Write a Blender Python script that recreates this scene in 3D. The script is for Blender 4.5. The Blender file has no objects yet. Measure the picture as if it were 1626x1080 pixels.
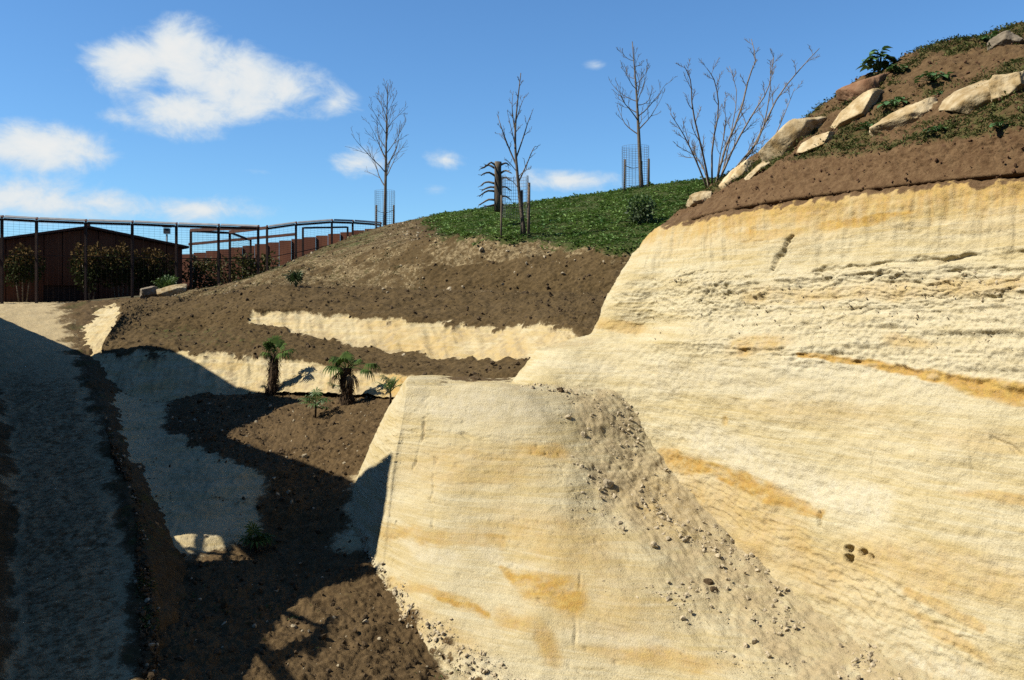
import bpy, math, random
import numpy as np
from mathutils import Vector, Matrix

# ------------------------------------------------------------------ camera, sky, sun, exposure
SC = bpy.context.scene
COL = SC.collection
F, CX, CY = 1500.0, 813.0, 500.0          # focal length in photo pixels, principal column, horizon row
W, H = 1626.0, 1080.0

cam = bpy.data.cameras.new("camera")
camo = bpy.data.objects.new("camera", cam)
COL.objects.link(camo)
camo.location = (0, 0, 0)
camo.rotation_euler = (math.radians(90), 0, 0)
cam.sensor_fit = 'HORIZONTAL'
cam.sensor_width = 36.0
cam.lens = 36.0 * F / W
cam.shift_y = -(H / 2 - CY) / W
cam.clip_start = 0.1
cam.clip_end = 3000
SC.camera = camo

SUN_EL, SUN_BACK = math.radians(44), math.radians(12)
S = np.array([-math.cos(SUN_EL) * math.cos(SUN_BACK), -math.cos(SUN_EL) * math.sin(SUN_BACK), math.sin(SUN_EL)])
sl = bpy.data.lights.new("sun", 'SUN')
sl.energy = 5.0
sl.angle = math.radians(0.5)
sl.color = (1.0, 0.94, 0.83)
so = bpy.data.objects.new("sun", sl)
so.rotation_euler = Vector(S).to_track_quat('Z', 'Y').to_euler()
so.location = (-30, -20, 40)
COL.objects.link(so)

SC.view_settings.view_transform = 'Standard'
SC.view_settings.look = 'None'
SC.view_settings.exposure = 1.0
SC.view_settings.gamma = 1.0
SC.cycles.max_bounces = 4
SC.cycles.diffuse_bounces = 3
SC.cycles.use_denoising = False


class NT:
    """small helper for node trees"""
    def __init__(self, tree):
        self.t = tree
        self.t.nodes.clear()

    def n(self, kind, **kw):
        nd = self.t.nodes.new(kind)
        for k, v in kw.items():
            setattr(nd, k, v)
        return nd

    def l(self, a, b):
        self.t.links.new(a, b)

    def put(self, sock, v):
        if hasattr(v, 'is_output'):
            self.l(v, sock)
        else:
            sock.default_value = v

    def math(self, op, a, b=0.0, c=0.0, clamp=False):
        nd = self.n('ShaderNodeMath', operation=op)
        nd.use_clamp = clamp
        self.put(nd.inputs[0], a); self.put(nd.inputs[1], b); self.put(nd.inputs[2], c)
        return nd.outputs[0]

    def ramp(self, v, a, b, lo=0.0, hi=1.0):
        nd = self.n('ShaderNodeMapRange', interpolation_type='SMOOTHSTEP')
        self.put(nd.inputs[0], v)
        nd.inputs[1].default_value = a; nd.inputs[2].default_value = b
        nd.inputs[3].default_value = lo; nd.inputs[4].default_value = hi
        return nd.outputs[0]

    def mix(self, f, a, b):
        nd = self.n('ShaderNodeMix', data_type='RGBA')
        self.put(nd.inputs[0], f)
        self.put(nd.inputs[6], a if hasattr(a, 'is_output') else (*a, 1))
        self.put(nd.inputs[7], b if hasattr(b, 'is_output') else (*b, 1))
        return nd.outputs[2]

    def noise(self, vec, scale, detail=4, rough=0.55, dist=0.0):
        nd = self.n('ShaderNodeTexNoise')
        if vec is not None:
            self.l(vec, nd.inputs['Vector'])
        nd.inputs['Scale'].default_value = scale
        nd.inputs['Detail'].default_value = detail
        nd.inputs['Roughness'].default_value = rough
        nd.inputs['Distortion'].default_value = dist
        return nd.outputs[0]


SKY = 0.051
CLOUD = 8.6


def build_world():
    w = bpy.data.worlds.new("World")
    SC.world = w
    w.use_nodes = True
    w.cycles.sampling_method = 'NONE'
    g = NT(w.node_tree)
    out = g.n('ShaderNodeOutputWorld')
    bg = g.n('ShaderNodeBackground')
    g.l(bg.outputs[0], out.inputs[0])
    sky = g.n('ShaderNodeTexSky', sky_type='NISHITA')
    sky.sun_disc = False
    sky.sun_elevation = SUN_EL
    sky.sun_rotation = math.atan2(S[0], S[1])
    sky.altitude = 60
    sky.air_density = 1.0
    sky.dust_density = 0.0
    sky.ozone_density = 3.0
    tn = g.n('ShaderNodeMix', data_type='RGBA', blend_type='MULTIPLY')
    tn.inputs[0].default_value = 1.0
    tn.inputs[7].default_value = (.80, 1.19, 1.50, 1)
    g.l(sky.outputs[0], tn.inputs[6])
    tint = tn.outputs[2]
    tc = g.n('ShaderNodeTexCoord')
    vec = tc.outputs['Generated']
    sp = g.n('ShaderNodeSeparateXYZ')
    g.l(vec, sp.inputs[0])
    mp = g.n('ShaderNodeMapping')
    mp.inputs['Scale'].default_value = (1, 1, 1.5)
    g.l(vec, mp.inputs[0])
    n_big = g.noise(mp.outputs[0], 20.0, 8, 0.64, 0.35)
    az = g.math('ARCTAN2', sp.outputs[0], sp.outputs[1])
    el = g.math('ARCSINE', sp.outputs[2])
    cb = g.n('ShaderNodeCombineXYZ')
    g.l(az, cb.inputs[0]); g.l(el, cb.inputs[1])
    blobs = [  # cumulus lobes: centre and half size given as photo column/row, then strength
        (210, 104, 66, 40, 1.1), (300, 94, 66, 50, 1.25), (372, 128, 72, 46, 1.25), (290, 178, 76, 36, 1.0),
        (455, 142, 72, 36, .95), (530, 165, 46, 26, .75), (205, 190, 52, 20, .62), (395, 165, 84, 28, .95),
        (70, 236, 88, 34, 1.05), (15, 234, 60, 32, 1.0),
        (40, 314, 130, 34, .95), (150, 322, 90, 28, .8), (320, 332, 110, 22, .8), (-80, 300, 90, 30, .8),
        (572, 258, 50, 26, .78), (705, 253, 42, 18, .7), (900, 288, 110, 17, .8), (840, 280, 50, 14, .62),
        (680, 300, 60, 14, .45), (945, 104, 26, 11, .46), (110, 112, 34, 12, .42), (410, 272, 44, 9, .5)]
    ell = []
    for px, py, a, b, s in blobs:
        r = math.hypot(F, px - CX)
        ell.append((math.atan((px - CX) / F), math.atan((CY - py) / r), a / F * .95, b / F, s))
    rnd = random.Random(5)
    for i in range(6):                      # the same kind of sky all the way round
        a0 = rnd.uniform(.85, 2 * math.pi - .85)
        if a0 > math.pi:
            a0 -= 2 * math.pi
        e0 = rnd.uniform(.05, .42)
        for j in range(2):
            ell.append((a0 + j * .06, e0 + rnd.uniform(-.01, .01), rnd.uniform(.04, .09), rnd.uniform(.014, .03), rnd.uniform(.6, 1.0)))
    tot = None
    for a0, e0, ra, re, st in ell:
        vm = g.n('ShaderNodeVectorMath', operation='MULTIPLY_ADD')
        g.l(cb.outputs[0], vm.inputs[0])
        vm.inputs[1].default_value = (1 / ra, 1 / re, 0); vm.inputs[2].default_value = (-a0 / ra, -e0 / re, 0)
        ln = g.n('ShaderNodeVectorMath', operation='LENGTH')
        g.l(vm.outputs[0], ln.inputs[0])
        v = g.math('MULTIPLY_ADD', ln.outputs['Value'], -.62 * st, 1.12 * st, clamp=True)
        tot = v if tot is None else g.math('SMOOTH_MAX', tot, v, .25)
    nn = g.math('MULTIPLY', g.math('SUBTRACT', n_big, .5), 1.75)
    raw = g.math('ADD', tot, g.math('MULTIPLY', nn, g.ramp(tot, 0.0, .5, .0, .75)))
    dens = g.ramp(raw, .34, .92)
    body = g.mix(g.ramp(raw, .55, 1.2), (CLOUD * .74, CLOUD * .86, CLOUD * .96), (CLOUD, CLOUD, CLOUD * .97))
    colr = g.mix(g.math('MULTIPLY', dens, .95), tint, body)
    g.l(colr, bg.inputs[0])
    bg.inputs[1].default_value = SKY
build_world()

# ------------------------------------------------------------------ numpy noise and small mesh tools
_rng = np.random.RandomState(11)
_perm = _rng.permutation(256)
_perm = np.concatenate([_perm, _perm]).astype(np.int64)
_g = _rng.normal(size=(256, 3)); _g /= np.linalg.norm(_g, axis=1)[:, None]


_gx, _gy, _gz = [np.ascontiguousarray(_g[:, k]).astype(np.float32) for k in range(3)]
_perm = _perm.astype(np.int32)


def perlin(p):
    p = np.asarray(p)
    sh = p.shape[:-1]
    p = p.reshape(-1, 3)
    fx, fy, fz = [np.ascontiguousarray(p[:, k]) for k in range(3)]
    ix, iy, iz = np.floor(fx), np.floor(fy), np.floor(fz)
    fx = (fx - ix).astype(np.float32); fy = (fy - iy).astype(np.float32); fz = (fz - iz).astype(np.float32)
    ix = ix.astype(np.int32) & 255; iy = iy.astype(np.int32) & 255; iz = iz.astype(np.int32) & 255
    ux = fx * fx * (3 - 2 * fx); uy = fy * fy * (3 - 2 * fy); uz = fz * fz * (3 - 2 * fz)
    c = []
    for dx in (0, 1):
        hx = _perm[ix + dx]
        for dy in (0, 1):
            hy = _perm[hx + iy + dy] if dy == 0 else _perm[((hx + iy) & 255) + 1]
            for dz in (0, 1):
                h = _perm[((hy + iz) & 255) + dz] & 255
                c.append(_gx[h] * (fx - dx) + _gy[h] * (fy - dy) + _gz[h] * (fz - dz))
    a = c[0] + uz * (c[1] - c[0]); b = c[2] + uz * (c[3] - c[2])
    e = c[4] + uz * (c[5] - c[4]); d = c[6] + uz * (c[7] - c[6])
    a = a + uy * (b - a); e = e + uy * (d - e)
    return ((a + ux * (e - a)) * 1.5).reshape(sh)


def fbm(p, scale, octv=4, gain=.5, seed=0.0):
    p = np.asarray(p, float) * np.asarray(scale, float) + seed * 17.37
    a, s, t = 1.0, 0.0, 0.0
    for k in range(octv):
        s = s + a * perlin(p)
        t += a
        p = p * 2.03 + 5.1
        a *= gain
    return s / t * 1.3


def ridge(p, scale, octv=3, seed=0.0):
    p = np.asarray(p, float) * np.asarray(scale, float) + seed * 13.1
    a, s, t = 1.0, 0.0, 0.0
    for k in range(octv):
        s = s + a * (1 - 2 * np.abs(perlin(p)))
        t += a
        p = p * 2.1 + 3.3
        a *= .5
    return s / t


def sstep(a, b, x):
    t = np.clip((x - a) / (b - a), 0, 1)
    return t * t * (3 - 2 * t)


def P(px, py, Y):
    return np.array([(px - CX) / F * Y, Y, (CY - py) / F * Y])


def tag(o, label=None, cat=None, group=None, kind=None):
    if label: o['label'] = label
    if cat: o['category'] = cat
    if group: o['group'] = group
    if kind: o['kind'] = kind
    return o


def mesh_from(name, v, f, smooth=True):
    me = bpy.data.meshes.new(name)
    me.from_pydata([tuple(map(float, a)) for a in v], [], [tuple(map(int, a)) for a in f])
    if smooth:
        me.polygons.foreach_set('use_smooth', [True] * len(me.polygons))
    me.update()
    return me


def fast_mesh(name, v, f, smooth=True):
    """v (n,3) array, f (m,k) array with k 3 or 4"""
    v = np.ascontiguousarray(v, dtype=np.float32)
    f = np.ascontiguousarray(f, dtype=np.int32)
    k = f.shape[1]
    me = bpy.data.meshes.new(name)
    me.vertices.add(len(v)); me.vertices.foreach_set('co', v.ravel())
    me.loops.add(f.size); me.loops.foreach_set('vertex_index', f.ravel())
    me.polygons.add(len(f))
    me.polygons.foreach_set('loop_start', np.arange(0, f.size, k, dtype=np.int32))
    me.polygons.foreach_set('loop_total', np.full(len(f), k, dtype=np.int32))
    me.polygons.foreach_set('use_smooth', np.full(len(f), smooth))
    me.update(calc_edges=True)
    return me


def obj(name, me, mat, parent=None):
    o = bpy.data.objects.new(name, me)
    COL.objects.link(o)
    if mat is not None:
        me.materials.clear(); me.materials.append(mat)
    if parent is not None:
        o.parent = parent
    return o


def empty(name, loc):
    o = bpy.data.objects.new(name, None)
    o.location = tuple(map(float, loc))
    o.empty_display_size = .2
    COL.objects.link(o)
    return o


class MB:
    def __init__(self):
        self.v = []; self.f = []

    def add(self, v, f):
        b = len(self.v)
        self.v.extend([tuple(x) for x in v])
        self.f.extend([tuple(i + b for i in q) for q in f])

    def box(self, c, s, rot=None):
        c = Vector(c)
        vs = []
        for x in (-.5, .5):
            for y in (-.5, .5):
                for z in (-.5, .5):
                    p = Vector((x * s[0], y * s[1], z * s[2]))
                    if rot is not None:
                        p = rot @ p
                    vs.append(c + p)
        self.add(vs, [(0, 1, 3, 2), (4, 6, 7, 5), (0, 4, 5, 1), (2, 3, 7, 6), (0, 2, 6, 4), (1, 5, 7, 3)])

    def bar(self, a, b, w, d=None):
        a = Vector(a); b = Vector(b)
        d = d or w
        L = (b - a).length
        if L < 1e-6: return
        q = (b - a).to_track_quat('Z', 'Y').to_matrix()
        self.box((a + b) / 2, (w, d, L), q)

    def tube(self, pts, rad, n=6, cap=True):
        pts = [Vector(p) for p in pts]
        if not hasattr(rad, '__len__'):
            rad = [rad] * len(pts)
        base = len(self.v)
        ref = Vector((0.31, 0.87, 0.12)).normalized()
        for i, p in enumerate(pts):
            t = (pts[min(i + 1, len(pts) - 1)] - pts[max(i - 1, 0)])
            t = t.normalized() if t.length > 1e-9 else Vector((0, 0, 1))
            a = t.cross(ref)
            if a.length < .05: a = t.cross(Vector((1, 0, 0)))
            a.normalize(); b = t.cross(a)
            for k in range(n):
                an = 2 * math.pi * k / n
                self.v.append(tuple(p + (a * math.cos(an) + b * math.sin(an)) * rad[i]))
        for i in range(len(pts) - 1):
            for k in range(n):
                k2 = (k + 1) % n
                self.f.append((base + i * n + k, base + i * n + k2, base + (i + 1) * n + k2, base + (i + 1) * n + k))
        if cap:
            self.f.append(tuple(base + k for k in range(n))[::-1])
            self.f.append(tuple(base + (len(pts) - 1) * n + k for k in range(n)))

    def build(self, name, mat, parent=None, smooth=True, origin=None):
        v = self.v
        if origin is not None:
            v = [(a[0] - origin[0], a[1] - origin[1], a[2] - origin[2]) for a in v]
        return obj(name, mesh_from(name, v, self.f, smooth), mat, parent)


# ------------------------------------------------------------------ materials
KB = .53            # overall reflectance of the dry, dusty surfaces


def simple_mat(name, c1, c2, scale=6, rough=.9, bump=.3, bscale=None, detail=6, spec=.2, metal=0.0, stretch=None, trans=0.0):
    m = bpy.data.materials.new(name); m.use_nodes = True
    g = NT(m.node_tree)
    out = g.n('ShaderNodeOutputMaterial'); b = g.n('ShaderNodeBsdfPrincipled')
    tc = g.n('ShaderNodeTexCoord')
    vec = tc.outputs['Object']
    if stretch:
        mp = g.n('ShaderNodeMapping'); mp.inputs['Scale'].default_value = stretch
        g.l(vec, mp.inputs[0]); vec = mp.outputs[0]
    n1 = g.noise(vec, scale, detail, .6)
    col = g.mix(g.ramp(n1, .3, .7), c1, c2)
    oi = g.n('ShaderNodeObjectInfo')
    hv = g.n('ShaderNodeHueSaturation')
    g.l(col, hv.inputs['Color'])
    g.l(g.math('MULTIPLY_ADD', oi.outputs['Random'], .3 * KB, .85 * KB), hv.inputs['Value'])
    g.l(hv.outputs[0], b.inputs['Base Color'])
    b.inputs['Roughness'].default_value = rough
    b.inputs['Specular IOR Level'].default_value = spec
    b.inputs['Metallic'].default_value = metal
    if bump:
        bp = g.n('ShaderNodeBump'); bp.inputs['Strength'].default_value = bump; bp.inputs['Distance'].default_value = .02
        g.l(g.noise(vec, bscale or scale * 4, 5, .65), bp.inputs['Height'])
        g.l(bp.outputs[0], b.inputs['Normal'])
    sh = b.outputs[0]
    if trans:
        tr = g.n('ShaderNodeBsdfTranslucent')
        g.l(hv.outputs[0], tr.inputs[0])
        ms = g.n('ShaderNodeMixShader'); ms.inputs[0].default_value = trans
        g.l(sh, ms.inputs[1]); g.l(tr.outputs[0], ms.inputs[2]); sh = ms.outputs[0]
    g.l(sh, out.inputs[0])
    return m


def earth_mat():
    """one ground material; the vertex masks say which kind of earth lies where"""
    m = bpy.data.materials.new("quarry_earth"); m.use_nodes = True
    g = NT(m.node_tree)
    out = g.n('ShaderNodeOutputMaterial'); b = g.n('ShaderNodeBsdfPrincipled')
    g.l(b.outputs[0], out.inputs[0])
    tc = g.n('ShaderNodeTexCoord'); vec = tc.outputs['Object']
    a1 = g.n('ShaderNodeAttribute', attribute_name='earth_a'); a2 = g.n('ShaderNodeAttribute', attribute_name='earth_b')
    s1 = g.n('ShaderNodeSeparateColor'); s2 = g.n('ShaderNodeSeparateColor')
    g.l(a1.outputs['Color'], s1.inputs[0]); g.l(a2.outputs['Color'], s2.inputs[0])
    soil, ochre, grass = s1.outputs[0], s1.outputs[1], s1.outputs[2]
    white, debris, red = s2.outputs[0], s2.outputs[1], s2.outputs[2]
    nA = g.noise(vec, 1.1, 4, .6, .3)
    nB = g.noise(vec, 9.0, 5, .65)
    nC = g.noise(vec, 48.0, 4, .7)
    jit = g.math('ADD', g.math('MULTIPLY', g.math('SUBTRACT', nB, .5), 1.3), g.math('MULTIPLY', g.math('SUBTRACT', nC, .5), .9))
    soil = g.ramp(g.math('ADD', soil, g.math('MULTIPLY', jit, g.ramp(soil, 0.0, .25))), .30, .68)
    debris = g.ramp(g.math('ADD', debris, g.math('MULTIPLY', jit, g.ramp(debris, 0.0, .3))), .12, .92)
    ochre = g.math('ADD', ochre, g.math('MULTIPLY', g.math('MULTIPLY', jit, ochre), .8), clamp=True)
    grass = g.ramp(g.math('ADD', grass, g.math('MULTIPLY', jit, g.ramp(grass, 0.0, .3))), .2, .85)
    mps = g.n('ShaderNodeMapping'); mps.inputs['Scale'].default_value = (.5, .5, 7.0); mps.inputs['Rotation'].default_value = (.02, .05, 0)
    g.l(vec, mps.inputs[0])
    nS = g.noise(mps.outputs[0], 1.6, 4, .62, .4)
    sand = g.mix(g.ramp(nA, .3, .7), (.64, .53, .29), (.70, .595, .36))
    sand = g.mix(g.math('MULTIPLY', g.ramp(nS, .45, .66), .75), sand, (.75, .665, .43))
    sand = g.mix(g.math('MULTIPLY', g.ramp(nS, .5, .32), .55), sand, (.60, .47, .21))
    mpt = g.n('ShaderNodeMapping'); mpt.inputs['Scale'].default_value = (.35, .35, 16.0); mpt.inputs['Rotation'].default_value = (.03, .07, 0)
    g.l(vec, mpt.inputs[0])
    nT = g.noise(mpt.outputs[0], 2.2, 3, .68, .25)
    sand = g.mix(g.math('MULTIPLY', g.ramp(nT, .52, .66), .32), sand, (.78, .705, .49))
    sand = g.mix(g.math('MULTIPLY', g.ramp(nT, .47, .33), .36), sand, (.59, .465, .21))
    sand = g.mix(g.math('MULTIPLY', white, .75), sand, g.mix(g.ramp(nB, .3, .7), (.79, .72, .53), (.72, .635, .42)))
    och = g.mix(g.ramp(nB, .32, .68), (.54, .30, .062), (.62, .42, .125))
    sand = g.mix(ochre, sand, och)
    deb = g.mix(g.ramp(nB, .35, .65), (.45, .345, .185), (.60, .475, .27))
    col = g.mix(debris, sand, deb)
    so_ = g.mix(g.ramp(nB, .3, .7), (.072, .048, .020), (.15, .10, .042))
    so_ = g.mix(g.math('MULTIPLY', g.ramp(nA, .4, .75), .45), so_, (.20, .138, .066))
    so_ = g.mix(g.math('MULTIPLY', g.ramp(nC, .56, .72), .6), so_, (.24, .175, .10))
    so_r = g.mix(g.ramp(nB, .3, .7), (.13, .074, .035), (.22, .137, .068))
    so_ = g.mix(red, so_, so_r)
    col = g.mix(soil, col, so_)
    gr = g.mix(g.ramp(nB, .35, .65), (.045, .065, .016), (.085, .10, .028))
    col = g.mix(grass, col, gr)
    # grain
    hv = g.n('ShaderNodeHueSaturation')
    g.l(col, hv.inputs['Color'])
    g.l(g.ramp(nC, .25, .75, .80 * KB, 1.12 * KB), hv.inputs['Value'])
    g.l(hv.outputs[0], b.inputs['Base Color'])
    b.inputs['Roughness'].default_value = .95
    b.inputs['Specular IOR Level'].default_value = .08
    h = g.math('ADD', g.math('MULTIPLY', nB, .22), g.math('MULTIPLY', nC, .36))
    h = g.math('ADD', h, g.math('MULTIPLY', g.noise(vec, 140.0, 3, .6), .08))
    bp = g.n('ShaderNodeBump'); bp.inputs['Strength'].default_value = .8; bp.inputs['Distance'].default_value = .06
    g.l(h, bp.inputs['Height']); g.l(bp.outputs[0], b.inputs['Normal'])
    return m


M_EARTH = earth_mat()
M_STONE = simple_mat("pale_stone", (.46, .37, .23), (.64, .53, .35), 9, .95, .6, 40)
M_CLOD = simple_mat("soil_clod", (.08, .052, .024), (.15, .098, .048), 9, .95, .5, 40)
M_ROCK = simple_mat("ochre_limestone", (.40, .275, .12), (.72, .585, .36), 4.5, .95, 1.0, 16, 8)
M_ROCKRED = simple_mat("red_sandstone", (.24, .12, .06), (.37, .22, .125), 3.5, .95, .6, 26, 8)
M_ROCKGREY = simple_mat("grey_stone", (.20, .16, .11), (.34, .28, .20), 4, .95, .6, 26, 8)
M_BARK = simple_mat("grey_bark", (.11, .085, .06), (.22, .18, .13), 12, .9, .4, 60, stretch=(1, 1, .25))
M_TWIG = simple_mat("twig_bark", (.16, .125, .09), (.26, .215, .16), 8, .9, 0)
M_SHRUBBARK = simple_mat("pale_shrub_bark", (.20, .155, .11), (.34, .28, .21), 10, .85, .2, 50)
M_WOOD = simple_mat("weathered_stake", (.10, .075, .05), (.20, .155, .11), 10, .9, .4, 50, stretch=(1, 1, .15))
M_DEAD = simple_mat("dead_wood", (.06, .045, .032), (.22, .18, .13), 5, .95, .7, 30, stretch=(1, 1, .25))
M_WIRE = simple_mat("galvanised_wire", (.16, .165, .17), (.24, .245, .25), 10, .6, 0, spec=.4, metal=.3)
M_DARKSTEEL = simple_mat("rusted_frame_steel", (.035, .02, .015), (.075, .038, .024), 6, .8, .2, 40)
M_CORTEN = simple_mat("corten_sheet", (.13, .042, .020), (.20, .072, .032), 1.3, .85, .15, 30, stretch=(1, 1, .35))
M_CORTENROOF = simple_mat("corten_roof", (.085, .035, .022), (.13, .052, .03), 2, .8, .15, 30)
M_GREYSHEET = simple_mat("grey_canopy_sheet", (.34, .34, .33), (.46, .45, .43), 4, .7, .1)
M_PALMLEAF = simple_mat("palm_leaf", (.05, .095, .018), (.12, .19, .035), 5, .8, 0, spec=.12, trans=.15)
M_PALMDRY = simple_mat("dry_palm_leaf", (.18, .12, .055), (.30, .22, .11), 6, .85, 0, trans=.1)
M_FIBRE = simple_mat("palm_fibre", (.045, .027, .014), (.125, .078, .04), 18, .95, .7, 60)
M_LEAF = simple_mat("shrub_leaf", (.04, .075, .018), (.10, .155, .04), 6, .6, 0, spec=.4, trans=.2)
M_LEAFORANGE = simple_mat("copper_young_leaf", (.13, .075, .025), (.22, .14, .05), 6, .6, 0, spec=.4, trans=.2)
M_LEAFBRIGHT = simple_mat("bright_leaf", (.075, .15, .025), (.14, .22, .05), 6, .6, 0, spec=.4, trans=.25)
M_WEED = simple_mat("weed_leaf", (.06, .15, .03), (.15, .28, .08), 5, .5, 0, spec=.5, trans=.15)
M_GRASS = simple_mat("ground_cover_leaf", (.085, .19, .03), (.26, .40, .085), 1.1, .55, 0, spec=.4, trans=.2, detail=3)
M_DARKLEAF = simple_mat("dark_conifer_leaf", (.015, .04, .010), (.04, .075, .018), 6, .6, 0, spec=.3, trans=.1)
M_LAMP = simple_mat("lamp_grey", (.06, .06, .062), (.09, .09, .092), 5, .5, 0)
M_TIMBER = simple_mat("dark_timber", (.09, .055, .03), (.16, .10, .06), 8, .85, .3, 40, stretch=(1, 1, .15))
M_BURLAP = simple_mat("tie_strap", (.10, .085, .06), (.15, .125, .09), 8, .9, 0)

# ------------------------------------------------------------------ lofted land sheets
def catmull(ctrl, t):
    """ctrl (n, ...) sampled at parameters t in 0..n-1"""
    n = len(ctrl)
    i = np.clip(np.floor(t).astype(int), 0, n - 2)
    f = (t - i).reshape((-1,) + (1,) * (ctrl.ndim - 1))
    ext = np.concatenate([2 * ctrl[:1] - ctrl[1:2], ctrl, 2 * ctrl[-1:] - ctrl[-2:-1]])
    p0, p1, p2, p3 = ext[i], ext[i + 1], ext[i + 2], ext[i + 3]
    return .5 * (2 * p1 + (p2 - p0) * f + (2 * p0 - 5 * p1 + 4 * p2 - p3) * f ** 2 + (3 * p1 - p0 - 3 * p2 + p3) * f ** 3)


def smooth_axis(a, r, axis):
    if r <= 0: return a
    k = np.exp(-.5 * (np.arange(-3 * r, 3 * r + 1) / r) ** 2); k /= k.sum()
    pad = [(0, 0)] * a.ndim; pad[axis] = (3 * r, 3 * r)
    b = np.pad(a, pad, mode='reflect', reflect_type='odd')
    out = np.zeros_like(a)
    n = a.shape[axis]
    for j, w in enumerate(k):
        sl_ = [slice(None)] * a.ndim; sl_[axis] = slice(j, j + n)
        out += w * b[tuple(sl_)]
    return out


class Sheet:
    def __init__(self, rows, nu, bands, sm=2, linear_cols=False):
        R = np.array([[P(*p) if len(p) == 3 else np.array(p[:3], float) for p in r] for r in rows])
        nc = R.shape[1]
        u = np.linspace(0, nc - 1, nu)
        G = catmull(R.transpose(1, 0, 2), u).transpose(1, 0, 2)      # rows x nu x 3
        v = np.concatenate([np.linspace(k, k + 1, n, endpoint=False) for k, n in enumerate(bands)] + [[len(bands)]])
        i = np.clip(np.floor(v).astype(int), 0, len(rows) - 2)
        f = (v - i)[:, None, None]
        g = G[i] * (1 - f) + G[i + 1] * f
        g = smooth_axis(g, sm, 0)
        self.g = g; self.u = np.broadcast_to(u[None, :], g.shape[:2]); self.v = np.broadcast_to(v[:, None], g.shape[:2])
        self.base = g.copy()
        self.px = CX + F * g[..., 0] / g[..., 1]
        self.py = CY - F * g[..., 2] / g[..., 1]
        self.normal()

    def normal(self):
        du = np.gradient(self.g, axis=1); dv = np.gradient(self.g, axis=0)
        n = np.cross(du, dv)
        n /= np.linalg.norm(n, axis=-1, keepdims=True) + 1e-9
        cen = -self.g.copy()
        cen[..., 2] += 6
        s = np.sign(np.sum(n * cen, axis=-1).mean())
        self.n = n * s
        self.flip = s < 0

    def push(self, d):
        self.g = self.g + self.n * d[..., None]

    def link(self, name, mat, ma, mb, label, cat):
        nv, nu = self.g.shape[:2]
        idx = np.arange(nv * nu).reshape(nv, nu)
        q = np.stack([idx[:-1, :-1], idx[:-1, 1:], idx[1:, 1:], idx[1:, :-1]], -1).reshape(-1, 4)
        if self.flip: q = q[:, ::-1]
        me = fast_mesh(name, self.g.reshape(-1, 3), q)
        for nm, mk in (('earth_a', ma), ('earth_b', mb)):
            at = me.attributes.new(nm, 'FLOAT_COLOR', 'POINT')
            arr = np.ones((nv * nu, 4), np.float32)
            for c in range(3):
                arr[:, c] = np.clip(np.broadcast_to(mk[c], (nv, nu)), 0, 1).ravel()
            at.data.foreach_set('color', arr.ravel())
        self.o = obj(name, me, mat)
        tag(self.o, label, cat, kind='structure')
        g = self.g.reshape(-1, 3)
        self.fp = np.stack([CX + F * g[:, 0] / g[:, 1], CY - F * g[:, 2] / g[:, 1]], 1)
        return self.o

    def at(self, px, py, r=4.0):
        d = (self.fp[:, 0] - px) ** 2 + (self.fp[:, 1] - py) ** 2
        k = np.where(d < max(r * r, d.min() * 1.5 + .1))[0]
        g = self.g.reshape(-1, 3)[k]
        return g[np.argmin(g[:, 1])].copy()


def seg_stain(px, py, pts, w, soft=.5, pts_w=None):
    """1 near a polyline given in reference pixels, 0 away from it"""
    soft *= .65
    best = np.full(px.shape, 1e9)
    for k in range(len(pts) - 1):
        (x0, y0), (x1, y1) = pts[k], pts[k + 1]
        w0 = w if pts_w is None else pts_w[k]; w1 = w if pts_w is None else pts_w[k + 1]
        dx, dy = x1 - x0, y1 - y0
        t = np.clip(((px - x0) * dx + (py - y0) * dy) / (dx * dx + dy * dy + 1e-9), 0, 1)
        d = np.hypot(px - x0 - t * dx, py - y0 - t * dy) / (w0 + (w1 - w0) * t)
        best = np.minimum(best, d)
    return 1 - sstep(1 - soft, 1 + soft, best)


def ell_stain(px, py, x, y, a, b, rot=0.0, soft=.5):
    soft *= .65
    c, s = math.cos(math.radians(rot)), math.sin(math.radians(rot))
    dx, dy = px - x, py - y
    d = np.hypot((dx * c + dy * s) / a, (-dx * s + dy * c) / b)
    return 1 - sstep(1 - soft, 1 + soft, d)


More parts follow.
